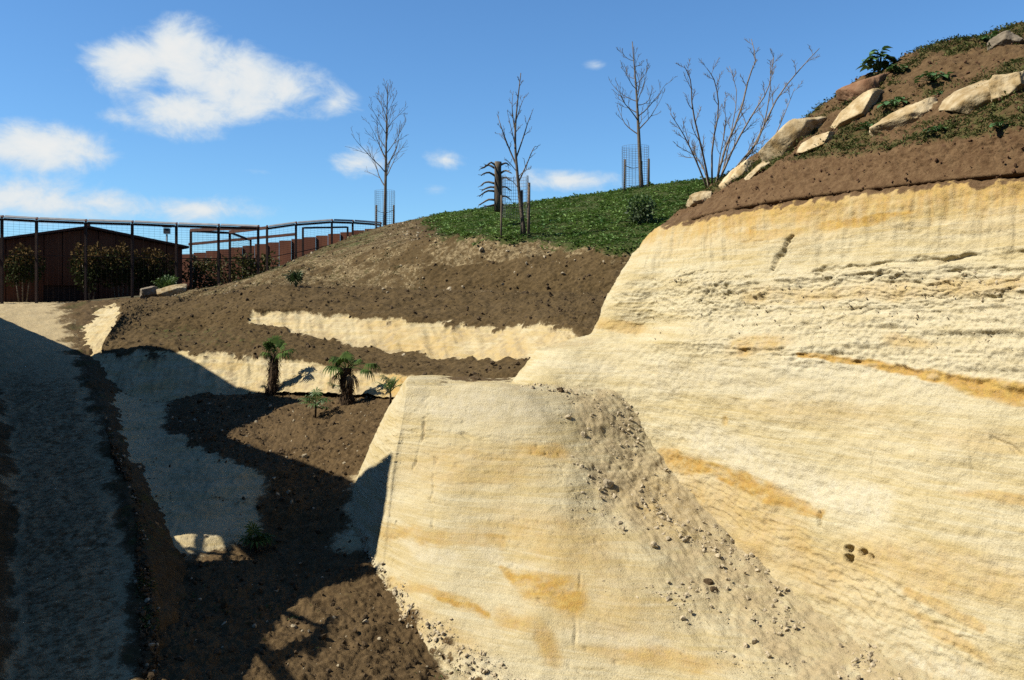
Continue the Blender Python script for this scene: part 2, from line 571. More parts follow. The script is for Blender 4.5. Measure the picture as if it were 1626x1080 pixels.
# ---- the tall cliff on the right
cl_rows = [
    [(1090, 378, 23), (1040, 366, 18.3), (1110, 349, 16.6), (1150, 340, 15.9), (1200, 331, 15.3), (1300, 317, 14.2), (1400, 305, 13.2), (1510, 293, 12.3), (1626, 283, 11.5), (1800, 268, 10.6), (2100, 250, 9.5)],
    [(1040, 440, 23), (985, 430, 17.9), (1060, 426, 16.3), (1118, 423, 15.6), (1180, 420, 15.0), (1290, 418, 13.9), (1400, 412, 12.9), (1510, 408, 12.05), (1626, 405, 11.25), (1800, 400, 10.4), (2100, 390, 9.3)],
    [(1010, 545, 23), (937, 531, 17.9), (1030, 520, 16.5), (1095, 512, 15.45), (1160, 505, 14.75), (1280, 500, 13.6), (1400, 493, 12.65), (1510, 490, 11.8), (1626, 488, 11.0), (1800, 485, 10.2), (2100, 480, 9.1)],
    [(920, 552, 23), (850, 558, 17.8), (985, 548, 16.4), (1065, 542, 15.25), (1140, 537, 14.55), (1270, 546, 13.4), (1400, 556, 12.45), (1510, 571, 11.6), (1626, 592, 10.8), (1800, 612, 9.95), (2100, 640, 8.9)],
    [(870, 600, 23), (815, 608, 17.2), (970, 624, 15.9), (1040, 727, 15.1), (1090, 797, 14.3), (1200, 917, 12.9), (1310, 1012, 11.6), (1430, 1082, 10.5), (1580, 1182, 9.6), (1750, 1300, 8.8), (2050, 1450, 7.8)],
    [(860, 650, 23), (812, 640, 17.1), (960, 680, 15.8), (1025, 790, 15.0), (1075, 860, 14.2), (1185, 990, 12.8), (1295, 1090, 11.5), (1415, 1170, 10.4), (1565, 1280, 9.5), (1735, 1400, 8.7), (2035, 1550, 7.7)],
]
cl_rows.insert(0, [(x + (40 if k < 2 else 0), y - (2 if k < 2 else 20), Y + .9) for k, (x, y, Y) in enumerate(cl_rows[0])])
cl = Sheet(cl_rows, 620, [6, 80, 84, 50, 260, 14], sm=2)
cl.v = cl.v - 1
B = cl.base; px, py = cl.px, cl.py
wx = px + 26 * fbm(B, 1.3, 3, seed=1); wy = py + 15 * fbm(B, (1.2, 1.2, 3.0), 4, seed=2) + 9 * fbm(B, (2.5, 2.5, 14), 4, .6, seed=106)
wy2 = py + 7 * fbm(B, (2.2, 2.2, 5.0), 4, seed=3) + 5 * fbm(B, (3, 3, 14), 4, .6, seed=108)
upper = 1 - sstep(1.2, 2.2, cl.v)
rough_zone = sstep(1040, 1130, px) * sstep(415, 440, wy2) * (1 - sstep(548, 600, wy2 - .10 * (px - 1180)))
d = .10 * fbm(B, .45, 3, seed=4) + .045 * fbm(B, (2.0, 2.0, 3.2), 4, seed=5) + .016 * fbm(B, 10, 3, seed=6)
# claw marks of the digger: slanting grooves in the upper band, faint upright ones below
gx = B[..., 0] * .8 - B[..., 1] * .6
slope_ = np.stack([gx * 7 + B[..., 2] * 2.2 * (1 - sstep(1150, 1350, px)), B[..., 2] * .7, gx * 0], -1)
d += .05 * fbm(slope_, 1.0, 3, seed=7) * (1 - sstep(.7, 1.25, cl.v))
low_ = np.stack([gx * 3.2, B[..., 2] * .35, gx * 0], -1)
d += .012 * ridge(low_, 1.0, 2, seed=8) * sstep(2.8, 3.3, cl.v)
def ledges(B, thick, warp, seed, dip=0.0):
    """saw-tooth bedding: every bed leans out towards its lower lip, then steps back"""
    h = (B[..., 2] + dip * B[..., 0]) / thick + warp * fbm(B, (.9, .9, 1.6), 4, seed=seed) + .35 * fbm(B, (6, 6, 6), 2, seed=seed + 1)
    fr = h - np.floor(h)
    amp = .5 + .5 * np.sin(np.floor(h) * 12.9898 + seed)
    return (1 - fr) ** 1.5 * (fr > .0) * amp
strata = np.stack([B[..., 0] * .6, B[..., 1] * .6, B[..., 2] * 7], -1)
patch = sstep(-.35, .35, fbm(B, (1.6, 1.6, 3), 3, seed=10))
d += rough_zone * (.07 * fbm(strata, 1.0, 4, seed=9) + .045 * patch * ledges(B, .15, 2.6, 201) + .016 * ledges(B, .07, 3.2, 207) + .034 * fbm(B, 13, 3, seed=37))
d += (1 - rough_zone) * sstep(2.4, 3.2, cl.v) * sstep(.0, .5, fbm(B, (1.1, 1.1, 2.5), 3, seed=29)) * (.009 * ledges(B, .11, .9, 203, .06) + .007 * patch * ledges(B, .05, 1.6, 209, .06))
d += (1 - rough_zone) * (1 - sstep(2.4, 3.2, cl.v)) * sstep(.2, .8, cl.v) * .03 * patch * ledges(B, .2, 1.2, 211)
d += .010 * fbm(strata, (1, 1, 1.4), 4, seed=38) * sstep(2.8, 3.4, cl.v)
brk = np.clip(.55 + 1.4 * fbm(B, (2.2, 2.2, 6), 4, seed=24), 0, 1.3)
wy3 = wy2 + 7 * fbm(B, 3.0, 3, seed=25)
d -= brk * .07 * seg_stain(px, wy3, [(1290, 430), (1420, 420), (1520, 408), (1700, 398)], 5, .7)         # undercut seam
d += .06 * seg_stain(px, wy2, [(1240, 440), (1420, 432), (1700, 415)], 7, .9)
d -= brk * .07 * seg_stain(px, wy3, [(1180, 560), (1270, 566), (1400, 584), (1500, 600), (1700, 640)], 5, .9)
gpx = px + 5 * fbm(B, 7, 3, seed=26)
d -= .075 * seg_stain(gpx, py, [(1226, 428), (1240, 402), (1257, 374)], 4, .6, [2, 5, 2])                     # slanting gash
d -= .05 * ell_stain(px, py, 1260, 405, 22, 26, 0, .8)
crumb = ell_stain(px, py, 1420, 985, 190, 60, 28, .6) + ell_stain(px, py, 1180, 800, 130, 34, 28, .7)
d += crumb * (.022 * ledges(B, .09, 2.8, 213, .25) + .03 * fbm(B, 12, 3, seed=11))
d += .05 * ridge(B, (4, 4, 8), 3, seed=12) * ell_stain(px, wy2, 1090, 470, 140, 36, -4, .6)
for hx, hy, ha, hb, dd in ((1350, 872, 8, 6, .16), (1350, 887, 8.5, 7, .18), (1374, 879, 7, 6, .10), (1387, 887, 4, 6, .08), (1305, 826, 3, 13, .07), (1150, 668, 3.5, 6, .03)):
    d -= dd * ell_stain(px, py, hx, hy, ha, hb, 0, .3)
for cx_, y0, y1 in ((1388, 660, 830), (1478, 700, 800), (1545, 640, 760), (1286, 800, 950), (1186, 640, 730)):
    d -= .008 * seg_stain(px + 5 * fbm(B, 3, 3, seed=13), py, [(cx_, y0), (cx_ - 3, y1)], 2.2, .8)
d -= .03 * seg_stain(px + 4 * fbm(B, 6, 2, seed=13), py, [(1575, 695), (1600, 706), (1618, 722)], 3, .7)
cl.push(d * sstep(.0, .15, cl.u) )
ochre = .30 * (1 - sstep(.25, 1.0, cl.v + .25 * fbm(B, 1.5, 3, seed=14))) * sstep(-.3, .3, fbm(B, .8, 3, seed=15) + .2)
ochre = ochre + .50 * (1 - sstep(.05, .55, cl.v + .30 * fbm(slope_, 1.3, 3, seed=111)))
ochre = ochre + .5 * ell_stain(wx, wy, 1370, 350, 70, 9, -8) + .35 * ell_stain(wx, wy, 1220, 372, 60, 9, -3)
ochre += .62 * seg_stain(wx, wy2, [(1200, 470), (1350, 466), (1500, 458), (1700, 448)], 12, .9) * (.5 + .5 * fbm(B, 3, 3, seed=16))
ochre += .5 * ell_stain(wx, wy2, 980, 520, 55, 11, 6, .5)
ochre += .95 * np.clip(.7 + brk, 0, 1) * seg_stain(px, wy2, [(1270, 563), (1330, 572), (1400, 582), (1500, 600), (1560, 615), (1720, 650)], 6, .6, [3, 5, 7, 9, 15, 22])
ochre += .8 * ell_stain(wx, wy2, 1200, 548, 45, 17, -8, .7) * (.4 + .8 * np.clip(fbm(B, 5, 3, seed=17) + .3, 0, 1)) + .45 * ell_stain(wx, wy2, 1440, 545, 40, 12, 8, .7)
ochre += .55 * ell_stain(wx, wy2, 1600, 790, 80, 9, 6, .6) + .22 * ell_stain(wx, wy, 1300, 655, 120, 22, 3, .8) + .25 * ell_stain(wx, wy, 1560, 700, 90, 16, 5, .8)
red_band = np.clip(.3 + brk, 0, 1) * seg_stain(px, wy3, [(1052, 722), (1090, 738), (1130, 745), (1200, 772), (1262, 800), (1305, 812)], 9, .6, [12, 13, 11, 14, 13, 9])
ochre += .85 * red_band
tan = ell_stain(wx, wy, 1190, 830, 150, 52, 36, .6) + .9 * ell_stain(wx, wy, 1480, 905, 170, 42, 10, .7) + .5 * ell_stain(wx, wy, 1330, 930, 110, 26, 26, .7)
ochre += .58 * np.clip(tan, 0, 1) * (.75 + .5 * fbm(B, 2.5, 4, seed=18))
ochre += .5 * seg_stain(px, wy2, [(1440, 940), (1500, 965), (1560, 1000)], 7, .8) + .5 * ell_stain(px, py, 1151, 668, 5, 8)
ochre += .5 * ell_stain(wx, wy, 1500, 1010, 90, 12, 34, .7)
white = .75 * seg_stain(wx, wy, [(1120, 690), (1200, 740), (1300, 780), (1400, 800)], 26, .8) + .6 * ell_stain(wx, wy, 1350, 610, 260, 34, 3, .8) + .45 * rough_zone
white += .5 * seg_stain(wx, wy, [(1440, 1050), (1560, 1085)], 12, .8) + .35 * ell_stain(wx, wy, 1040, 590, 120, 26, 5, .8) + .4 * sstep(.1, .5, fbm(B, (.8, .8, 3), 4, seed=19)) * sstep(2.9, 3.2, cl.v)
debris = .42 * brk * seg_stain(px, wy3, [(1285, 428), (1420, 420), (1520, 408), (1700, 398)], 7, .8, [3, 6, 8, 10]) * sstep(-.35, .2, fbm(B, (3, 3, 8), 3, seed=20))
debris += .18 * seg_stain(gpx, py, [(1226, 428), (1240, 402), (1257, 374)], 4, .7, [1.5, 4, 2]) * brk + .3 * ell_stain(wx, wy2, 1580, 483, 60, 7, -2, .7)  # first term paints the shade of the gash recess in debris tone
debris += .10 * rough_zone * sstep(.0, .5, fbm(B, (5, 5, 10), 4, seed=21)) + .5 * ell_stain(px, wy2, 905, 545, 50, 7, -8, .6)
debris += .2 * red_band + .38 * sstep(3.70, 4.02, cl.v + .22 * fbm(B, 1.5, 4, seed=109)) * sstep(2.2, 3.4, cl.u) + .30 * crumb * sstep(0, .5, fbm(B, 7, 3, seed=22))
soil = (1 - sstep(-.02, .10, cl.v + .12 * fbm(B, (5, 5, 2), 3, seed=23))) * .8
dark_seam = seg_stain(px, wy2, [(1420, 416), (1520, 405), (1700, 396)], 3, .7, [1.5, 3.2, 4])
soil = np.maximum(soil, .24 * dark_seam * brk)
cl.link('cliff', M_EARTH, (soil, ochre, 0), (white, debris, 1), 'tall sunlit cliff of cream sand with ochre and rusty layers', 'cliff')

# ---- the low outcrop in front with the scree ramp between it and the cliff
A_ = [(760, 600, 19.5), (800, 603, 18.6), (840, 608, 18.0), (852, 609, 17.7), (865, 610, 17.5), (910, 614, 16.9), (970, 622, 15.9), (1040, 725, 15.1), (1090, 795, 14.3), (1200, 915, 12.9), (1310, 1010, 11.6), (1430, 1080, 10.5), (1580, 1180, 9.6), (1750, 1300, 8.8)]
A_in = []
for a in A_:
    p = P(*a) + np.array([.45, .30, .10])
    A_in.append((CX + F * p[0] / p[1], CY - F * p[2] / p[1], p[1]))
oc_rows = [A_in, A_,
    [(655, 600, 19), (644, 606, 17), (643, 610, 16.3), (645, 613, 16.0), (662, 613, 15.9), (745, 612, 15.6), (838, 631, 15.2), (900, 710, 14.4), (960, 800, 13.6), (1070, 905, 12.4), (1170, 1010, 11.3), (1262, 1080, 10.6), (1380, 1180, 9.7), (1500, 1300, 8.8)],
    [(625, 640, 19.2), (600, 690, 16.9), (612, 732, 15.5), (622, 745, 15.15), (638, 757, 15.0), (705, 802, 14.1), (800, 850, 13.5), (872, 900, 12.8), (962, 970, 12.1), (1080, 1040, 11.35), (1190, 1130, 10.5), (1290, 1200, 9.8), (1400, 1290, 9.1), (1520, 1400, 8.3)],
    [(600, 690, 19.2), (555, 790, 16.8), (590, 870, 14.8), (604, 900, 14.2), (615, 918, 13.95), (655, 977, 13.0), (717, 1040, 12.2), (810, 1100, 11.5), (950, 1190, 10.8), (1080, 1260, 10.2), (1210, 1330, 9.6), (1310, 1400, 9.0), (1420, 1480, 8.4), (1540, 1560, 7.8)],
    [(590, 730, 19.2), (540, 850, 16.8), (580, 925, 14.8), (594, 955, 14.2), (605, 975, 13.95), (645, 1035, 13.0), (705, 1100, 12.2), (800, 1160, 11.5), (940, 1260, 10.8), (1070, 1330, 10.2), (1200, 1400, 9.6), (1300, 1470, 9.0), (1410, 1560, 8.4), (1530, 1640, 7.8)],
]
oc = Sheet(oc_rows, 600, [8, 110, 130, 130, 16], sm=2)
ocu = np.maximum(oc.u - 2, np.minimum(oc.u, 2))            # column number without the two that sharpen the corner
tilt = (.13 - .30 * np.clip(oc.v - 1, 0, 1)) * (1 - sstep(2.0, 2.9, oc.v)) * sstep(3.6, 5.0, ocu)
oc.g[..., 2] += tilt                                # scree is banked up against the cliff
oc.base = oc.g.copy(); oc.normal()
oc.px = CX + F * oc.g[..., 0] / oc.g[..., 1]; oc.py = CY - F * oc.g[..., 2] / oc.g[..., 1]
B = oc.base; px, py = oc.px, oc.py
wx = px + 22 * fbm(B, 1.3, 3, seed=31); wy = py + 12 * fbm(B, 1.6, 4, seed=32) + 9 * fbm(B, (2.5, 2.5, 14), 4, .6, seed=107)
jag = fbm(B, 2.2, 4, seed=33) + .8 * fbm(B, .9, 2, seed=30)
ramp = (1 - sstep(1.72, 2.12, oc.v + .20 * jag + .25 * sstep(1.5, 4, ocu) * (1 - sstep(4, 5.5, ocu)))) * sstep(2.6, 4.6, ocu + .4 * jag)
ramp = np.maximum(ramp, .62 * (1 - sstep(1.9, 2.95, oc.v + .30 * jag)) * sstep(4.6, 7.5, ocu))
face = 1 - ramp
d = .09 * fbm(B, .6, 3, seed=34) + .022 * fbm(B, 2.2, 4, seed=35) + .006 * fbm(B, 10, 3, seed=36)
d -= .016 * sstep(.28, .5, fbm(B, (9, 9, 14), 3, seed=49)) * sstep(-.1, .4, fbm(B, 1.1, 2, seed=50))
d += ramp * (.045 * fbm(B, 3.5, 4, seed=39) + .024 * fbm(B, 13, 3, seed=40) + .016 * np.clip(ridge(B, 7, 2, seed=41), 0, 1))
for line in ([(678, 640), (670, 690), (655, 745)], [(690, 705), (686, 800), (690, 840)], [(632, 830), (622, 900)]):
    d -= .04 * np.clip(.3 + 1.6 * fbm(B, 4, 3, seed=28), 0, 1) * seg_stain(px + 7 * fbm(B, 3, 4, seed=42), py, line, 1.8, .8)
d -= .03 * np.clip(.3 + 1.6 * fbm(B, 4, 3, seed=28), 0, 1) * seg_stain(px + 9 * fbm(B, 3, 4, seed=43), py, [(925, 900), (918, 960), (905, 1060)], 2.0, .9)
d -= .03 * ell_stain(px, py, 740, 690, 12, 4, 30)
d += face * sstep(1.9, 2.2, oc.v) * (.012 * ledges(B, .16, 1.4, 215, .05) + .010 * sstep(-.2, .3, jag) * ledges(B, .06, 1.6, 217, .05))
foot = sstep(3.80, 4.05, oc.v + .12 * jag) * sstep(1.2, 2.2, ocu)
d += foot * (.05 + .05 * fbm(B, 7, 3, seed=44))
oc.push(d)
ochre = .55 * ell_stain(wx, wy, 862, 716, 46, 13, 4, .7) + .28 * ell_stain(wx, wy, 760, 742, 110, 32, 4, .8) + .42 * seg_stain(wx, wy, [(612, 846), (700, 852), (800, 860)], 11, .9)
ochre += .78 * np.clip(.8 + .9 * fbm(B, (3, 3, 10), 4, .6, seed=110), 0, 1) * seg_stain(wx, wy, [(806, 905), (850, 932), (920, 950)], 14, .9, [5, 17, 24]) * sstep(1020 - 75, 1010 - 85, px)
ochre += .5 * seg_stain(wx, wy, [(630, 925), (690, 945), (770, 978)], 9, .8) + .55 * seg_stain(wx, wy, [(695, 955), (740, 968), (772, 976)], 5, .7)
ochre += .45 * seg_stain(wx, wy, [(795, 980), (860, 1000), (880, 1045)], 14, .9) + .45 * ell_stain(wx, wy, 1060, 1045, 120, 16, 4, .7)
ochre += .30 * ell_stain(wx, wy, 880, 850, 110, 40, 14, .8) + .30 * ell_stain(wx, wy, 690, 1000, 70, 20, 30, .8) + .22 * ell_stain(wx, wy, 960, 950, 120, 60, 10, .8)
ochre = (1.3 * ochre + .08) * (.8 + .5 * fbm(B, 4, 4, seed=45)) * face
ochre += .45 * ramp * ell_stain(wx, wy, 1050, 800, 80, 40, 40, .8)
white = .8 * ell_stain(wx, wy, 760, 645, 120, 26, 4, .8) + .8 * ell_stain(wx, wy, 690, 878, 46, 14, 18, .7) + .6 * ell_stain(wx, wy, 820, 896, 60, 12, 18, .7) + .5 * ell_stain(wx, wy, 985, 1015, 90, 20, 10, .7) + .6 * foot
debris = ramp * (.62 + .5 * fbm(B, 3, 4, seed=46))
debris = np.maximum(debris, .5 * np.clip(.3 + 1.6 * fbm(B, 4, 3, seed=28), 0, 1) * seg_stain(px + 7 * fbm(B, 3, 4, seed=42), py, [(678, 640), (670, 690), (655, 745)], 2.2, .8))
debris = np.maximum(debris, .45 * seg_stain(px, wy, [(800, 618), (920, 614), (960, 616)], 6, .8))
debris = np.maximum(debris, foot * .35 * sstep(-.1, .3, fbm(B, 8, 3, seed=47)))
soil = .85 * sstep(.05, .3, fbm(B, 3, 4, seed=48) + .6 * (oc.v - 4.0)) * foot
soil = np.maximum(soil, .75 * ell_stain(wx, wy, 760, 601, 70, 5, 0, .6))
oc.link('outcrop', M_EARTH, (soil, ochre, 0), (white, debris, .3), 'low rounded sand outcrop in front of the cliff with a scree ramp', 'outcrop')
oc.ramp = ramp.ravel()

# ---- the terraced hillside in the middle distance
hi_rows = [
    [(125, 487, 36), (112, 552, 29.5), (148, 612, 25.5), (225, 664, 23.5), (360, 629, 24.3), (450, 619, 23.8), (560, 624, 22.3), (640, 627, 20.8), (720, 622, 19), (800, 614, 18.2), (900, 622, 19), (1100, 640, 20)],
    [(190, 481, 36), (192, 500, 31), (165, 555, 28), (265, 553, 27), (370, 560, 26), (455, 564, 25.2), (575, 585, 23.3), (665, 594, 21.5), (745, 603, 19.5), (830, 606, 18.5), (930, 600, 19.2), (1120, 610, 20.5)],
    [(215, 477, 36.5), (205, 491, 32), (210, 525, 30), (310, 525, 29.5), (397, 514, 28.3), (480, 532, 27), (605, 558, 25), (720, 570, 23), (822, 573, 20.8), (880, 560, 19.5), (980, 560, 20), (1150, 560, 21)],
    [(240, 473, 37), (230, 484, 33), (235, 506, 31), (330, 500, 30.3), (402, 488, 29), (500, 492, 28), (640, 501, 26), (770, 510, 24.5), (880, 511, 22), (930, 520, 21), (1040, 520, 21.5), (1200, 520, 22.5)],
    [(262, 471, 37.5), (280, 473, 34), (300, 476, 33.5), (350, 468, 32.5), (420, 456, 31.5), (520, 458, 30.5), (650, 461, 29), (780, 466, 27.5), (890, 468, 26), (975, 468, 25), (1070, 470, 24.5), (1240, 470, 25)],
    [(263, 470.5, 37.9), (282, 472, 34.5), (302, 475, 34.0), (354, 466.5, 33.1), (424, 454, 32.3), (524, 455.5, 31.4), (654, 458, 29.9), (784, 463, 28.3), (893, 465, 26.7), (978, 465, 25.6), (1073, 467, 25.1), (1244, 468, 25.6)],
    [(290, 466, 38.4), (320, 460, 35.6), (345, 456, 35.8), (400, 443, 35.8), (480, 420, 35.5), (560, 405, 34.5), (680, 378, 32), (790, 374, 30), (890, 384, 28.8), (985, 392, 27), (1090, 387, 26.5), (1260, 380, 27)],
    [(300, 464, 38.8), (335, 456.5, 37.5), (375, 447.5, 37.8), (430, 429, 38.5), (510, 394, 39.5), (590, 364, 42), (665, 346, 45), (790, 327, 45), (930, 309, 44), (1060, 290, 42), (1180, 278, 41), (1350, 270, 41)],
    [(330, 470, 41), (370, 470, 41), (420, 470, 42), (480, 450, 43), (570, 420, 46), (640, 390, 50), (700, 380, 54), (800, 360, 55), (930, 350, 55), (1060, 330, 54), (1180, 320, 53), (1350, 310, 53)],
]
hl = Sheet(hi_rows, 640, [60, 44, 56, 50, 6, 120, 90, 8], sm=2)
B = hl.base; px, py = hl.px, hl.py
jag = fbm(B, 1.5, 4, seed=51); jag2 = fbm(B, 5, 3, seed=52)
v2 = hl.v + .20 * jag + .12 * jag2
s2 = sstep(-.2, .06, hl.v) * (1 - sstep(.86, 1.04, v2)) * (1 - sstep(672, 690, px + 8 * jag2))
s1 = sstep(2.0, 2.14, v2) * (1 - sstep(2.82, 2.98, v2 + .07 * sstep(500, 400, px))) * sstep(388, 408, px + 14 * jag) * (1 - sstep(890, 915, px - 6 * jag + (py - 510) * -.9 + 0))
sandm = np.clip(s1 + s2, 0, 1)
soilm = 1 - sandm
d = .10 * fbm(B, .4, 3, seed=53) + soilm * (.10 * fbm(B, 1.6, 4, seed=54) + .06 * fbm(B, 5.0, 3, seed=55) + .04 * fbm(B, 12, 3, .6, seed=56)) + sandm * (.05 * fbm(B, 2.5, 4, seed=57) + .02 * fbm(B, 9, 3, seed=58))
run = np.stack([B[..., 0] * 3.2 + B[..., 2] * 1.5, B[..., 2] * .7, B[..., 1] * .4], -1)
d += .08 * fbm(run, 1, 4, .6, seed=59) * sandm
d *= (1 - .6 * sstep(5.6, 6.4, hl.v))
d += (.10 * sandm * 0 - .10) * sandm * 1.0          # bare bands lie behind the soil crust
hl.push(d)
grass = sstep(5.72, 6.0, hl.v + .22 * jag + .12 * jag2) * sstep(655, 735, px + 30 * jag + .6 * (373 - py))
grass = np.maximum(grass, .9 * ell_stain(px, py, 1000, 385, 45, 14, 20) * sstep(-.2, .2, jag))
olive = .38 * sstep(4.6, 5.4, hl.v) * (1 - sstep(560, 700, px)) * sstep(-.2, .4, jag + jag2 * .5) + .45 * ell_stain(px, py, 330, 535, 120, 14, 4, .7) * sstep(-.2, .3, jag2)
olive += .35 * sstep(6.1, 6.6, hl.v) * (1 - sstep(560, 680, px)) + .22 * ell_stain(px, py, 300, 500, 120, 30) * sstep(0, .3, jag)
debris = .70 * sstep(4.9, 5.3, hl.v) * (1 - sstep(5.95, 6.3, hl.v)) * sstep(-.05, .45, fbm(B, (.9, .9, 1.6), 4, seed=60) + .55 * ell_stain(px, py, 830, 395, 150, 24, 0, .8) + .28 * ell_stain(px, py, 520, 425, 120, 30, 0, .9) - .45 * ell_stain(px, py, 880, 430, 90, 26, 0, .5))
debris = np.maximum(debris, .66 * sstep(4.7, 5.1, hl.v) * (1 - sstep(640, 720, px)) * sstep(-.6, .2, jag))
debris = np.maximum(debris, .5 * (1 - sstep(4.5, 5.2, hl.v)) * sstep(3.95, 4.02, hl.v) * sstep(-.2, .2, jag2))
debris = np.maximum(debris, .6 * (1 - sstep(260, 330, px)) * (1 - sstep(.9, 1.4, hl.v)) * 0)
sandy = np.maximum(sandm, .0)
soil = np.clip(soilm - .62 * debris, 0, 1)
ochre = .16 * sandm + .34 * s1 * sstep(-.2, .4, fbm(B, (.7, .7, 2), 3, seed=61)) + .55 * s2 * sstep(585, 625, px) * (1 - sstep(700, 720, px)) + .25 * s2 * sstep(0, .4, jag)
hl.link('hillside', M_EARTH, (soil, ochre, np.clip(grass + olive, 0, 1)), (.12 * sandm, np.where(sandm > .5, .16 + .62 * sstep(.02, .45, jag2 + .6 * fbm(run, 1, 3, seed=62) + .35 * sstep(.35, .0, hl.v - np.floor(hl.v))), 1.0), 0), 'terraced hillside with brown soil, two bare sand bands and green top', 'hillside')
hl.grassm = grass.ravel(); hl.soilm = soil.ravel() * (1 - np.clip(grass, 0, 1).ravel())

# ---- planted terrace below it, and the hollow in shade
te_rows = [
    [(150, 592, 26.5), (225, 630, 25.2), (320, 618, 25.2), (400, 616, 25.2), (470, 612, 24.8), (560, 612, 23.6), (640, 618, 22), (720, 620, 20.5)],
    [(170, 640, 23), (235, 675, 21.5), (300, 692, 20.2), (350, 715, 19), (420, 745, 18), (490, 715, 19), (560, 712, 18.7), (640, 720, 18)],
    [(165, 655, 22), (205, 742, 18.3), (240, 900, 14.6), (320, 885, 15), (395, 870, 15.5), (480, 860, 15.7), (560, 840, 15.8), (650, 860, 15.5)],
    [(180, 708, 19), (225, 832, 15.2), (245, 960, 12.8), (320, 960, 13), (420, 960, 13.2), (520, 970, 13), (612, 932, 13.8), (700, 980, 13.2)],
    [(215, 802, 15.8), (240, 912, 13.2), (240, 1092, 10), (300, 1110, 10), (420, 1130, 10), (560, 1160, 10.2), (705, 1108, 11.4), (830, 1150, 11)],
    [(230, 1100, 10), (240, 1300, 8), (300, 1500, 7), (420, 1600, 6.5), (560, 1700, 6.3), (700, 1700, 6.3), (850, 1700, 6.5), (1000, 1700, 6.8)],
]
te = Sheet(te_rows, 420, [90, 110, 60, 90, 40], sm=4)
B = te.base; px, py = te.px, te.py
jag = fbm(B, 1.6, 4, seed=71); jag2 = fbm(B, 5.5, 3, seed=72)
bare = sstep(.96, 1.10, te.v + .1 * jag) * (1 - sstep(1.85, 2.05, te.v + .1 * jag)) * (1 - sstep(3.75, 4.35, te.u + .3 * jag))
bare = np.maximum(bare, sstep(520, 590, px + .25 * (py - 800) + 26 * jag) * sstep(1.05, 1.35, te.v) * (1 - sstep(2.2, 2.6, te.v)) * sstep(730, 760, py))
bare = np.maximum(bare, .0 + .8 * sstep(590, 625, px - .55 * (py - 900) + 22 * jag) * sstep(2.2, 2.6, te.v))
bare = np.maximum(bare, (1 - sstep(1.25, 1.6, te.u + .3 * jag)) * sstep(.05, .25, te.v + .1 * jag) * (1 - sstep(1.9, 2.3, te.v)))
d = .08 * fbm(B, .5, 3, seed=73) + (1 - bare) * (.07 * fbm(B, 2.0, 4, seed=74) + .05 * fbm(B, 6.5, 3, seed=75) + .03 * fbm(B, 17, 3, seed=76)) + bare * (.07 * fbm(B, 1.6, 4, seed=77) + .025 * fbm(B, 8, 3, seed=78))
d += .05 * bare * np.clip(jag2, 0, 1) * sstep(2.2, 2.6, te.v)
te.push(d)
olive = .22 * sstep(.1, .5, fbm(B, 1.2, 4, seed=79) + .1) * sstep(2.2, 2.8, te.v) * (1 - bare)
debris = .35 * (1 - sstep(.3, .8, te.v)) * sstep(-.2, .4, jag) + .45 * bare * sstep(-.2, .4, jag)
soil = np.clip(1 - bare + .35 * bare * sstep(.0, .4, fbm(B, (2.5, 2.5, .8), 4, seed=80)) - .6 * debris, 0, 1)
te.link('planted_terrace', M_EARTH, (soil, .2 * bare, olive), (.2 * bare, np.clip(debris + (1 - bare), 0, 1), .25), 'brown soil terrace with young palms above a shaded hollow', 'terrace')
te.soilm = soil.ravel()

# ---- the path on the left with the bank beyond it
pa_rows = [
    [(-380, 470, 46), (-330, 460, 38), (-320, 470, 30), (-300, 500, 25), (-260, 560, 20), (-240, 640, 16.5), (-230, 720, 14), (-240, 900, 10.5), (-420, 1100, 8), (-700, 1500, 6)],
    [(-120, 484, 46), (-120, 482, 38), (-60, 530, 30), (-14, 606, 25), (12, 700, 20), (18, 800, 16.3), (14, 900, 14), (4, 1080, 10.5), (-90, 1300, 8), (-250, 1700, 6)],
    [(40, 485, 46), (20, 484, 37.5), (45, 540, 30), (75, 602, 25), (100, 702, 19.8), (115, 802, 16), (120, 902, 13.6), (115, 1082, 10.3), (60, 1300, 8), (-50, 1700, 6)],
    [(170, 483, 45), (135, 483, 37), (142, 545, 29.8), (156, 602, 25), (188, 700, 19.6), (216, 800, 15.8), (236, 902, 13.4), (232, 1085, 10.2), (220, 1300, 8), (200, 1700, 6)],
    [(330, 478, 45), (230, 474, 37.5), (190, 560, 29.8), (215, 640, 25), (250, 740, 19.6), (280, 850, 15.8), (300, 960, 13.4), (300, 1150, 10.2), (320, 1400, 8), (330, 1800, 6)],
]
pa = Sheet(pa_rows, 450, [50, 50, 50, 30], sm=4)
B = pa.base; jag = fbm(B, 1.6, 4, seed=81); jag2 = fbm(B, 6, 3, seed=82)
trod = sstep(.85, 1.35, pa.v + .32 * jag) * (1 - sstep(2.35, 2.95, pa.v + .38 * jag))
pa.push(.05 * fbm(B, .8, 3, seed=83) + (1 - trod) * (.12 * fbm(B, 1.5, 4, seed=84) + .07 * fbm(B, 6, 3, seed=85)) + trod * (.045 * fbm(B, 2.5, 4, seed=86) + .012 * fbm(B, 11, 2, seed=88)))
edge = 1 - trod
rut = .30 * trod * sstep(-.25, .35, .35 * sstep(32, 24, B[..., 1]) + fbm(B, (1.2, .35, 1), 4, seed=87))  # ruts, thickened along the shaded stretch to deepen its tone
pa.link('path', M_EARTH, (np.maximum(np.maximum(edge * .9, rut), (.47 + .14 * jag2) * trod * sstep(31, 23, B[..., 1])), .12 * trod, .45 * edge * sstep(0, .4, jag)), (.1 * trod, np.clip(.8 + .3 * jag, 0, 1), .2), 'sandy footpath climbing along the left side of the pit', 'path')  # lower path browner too, part of its shade put into the colour

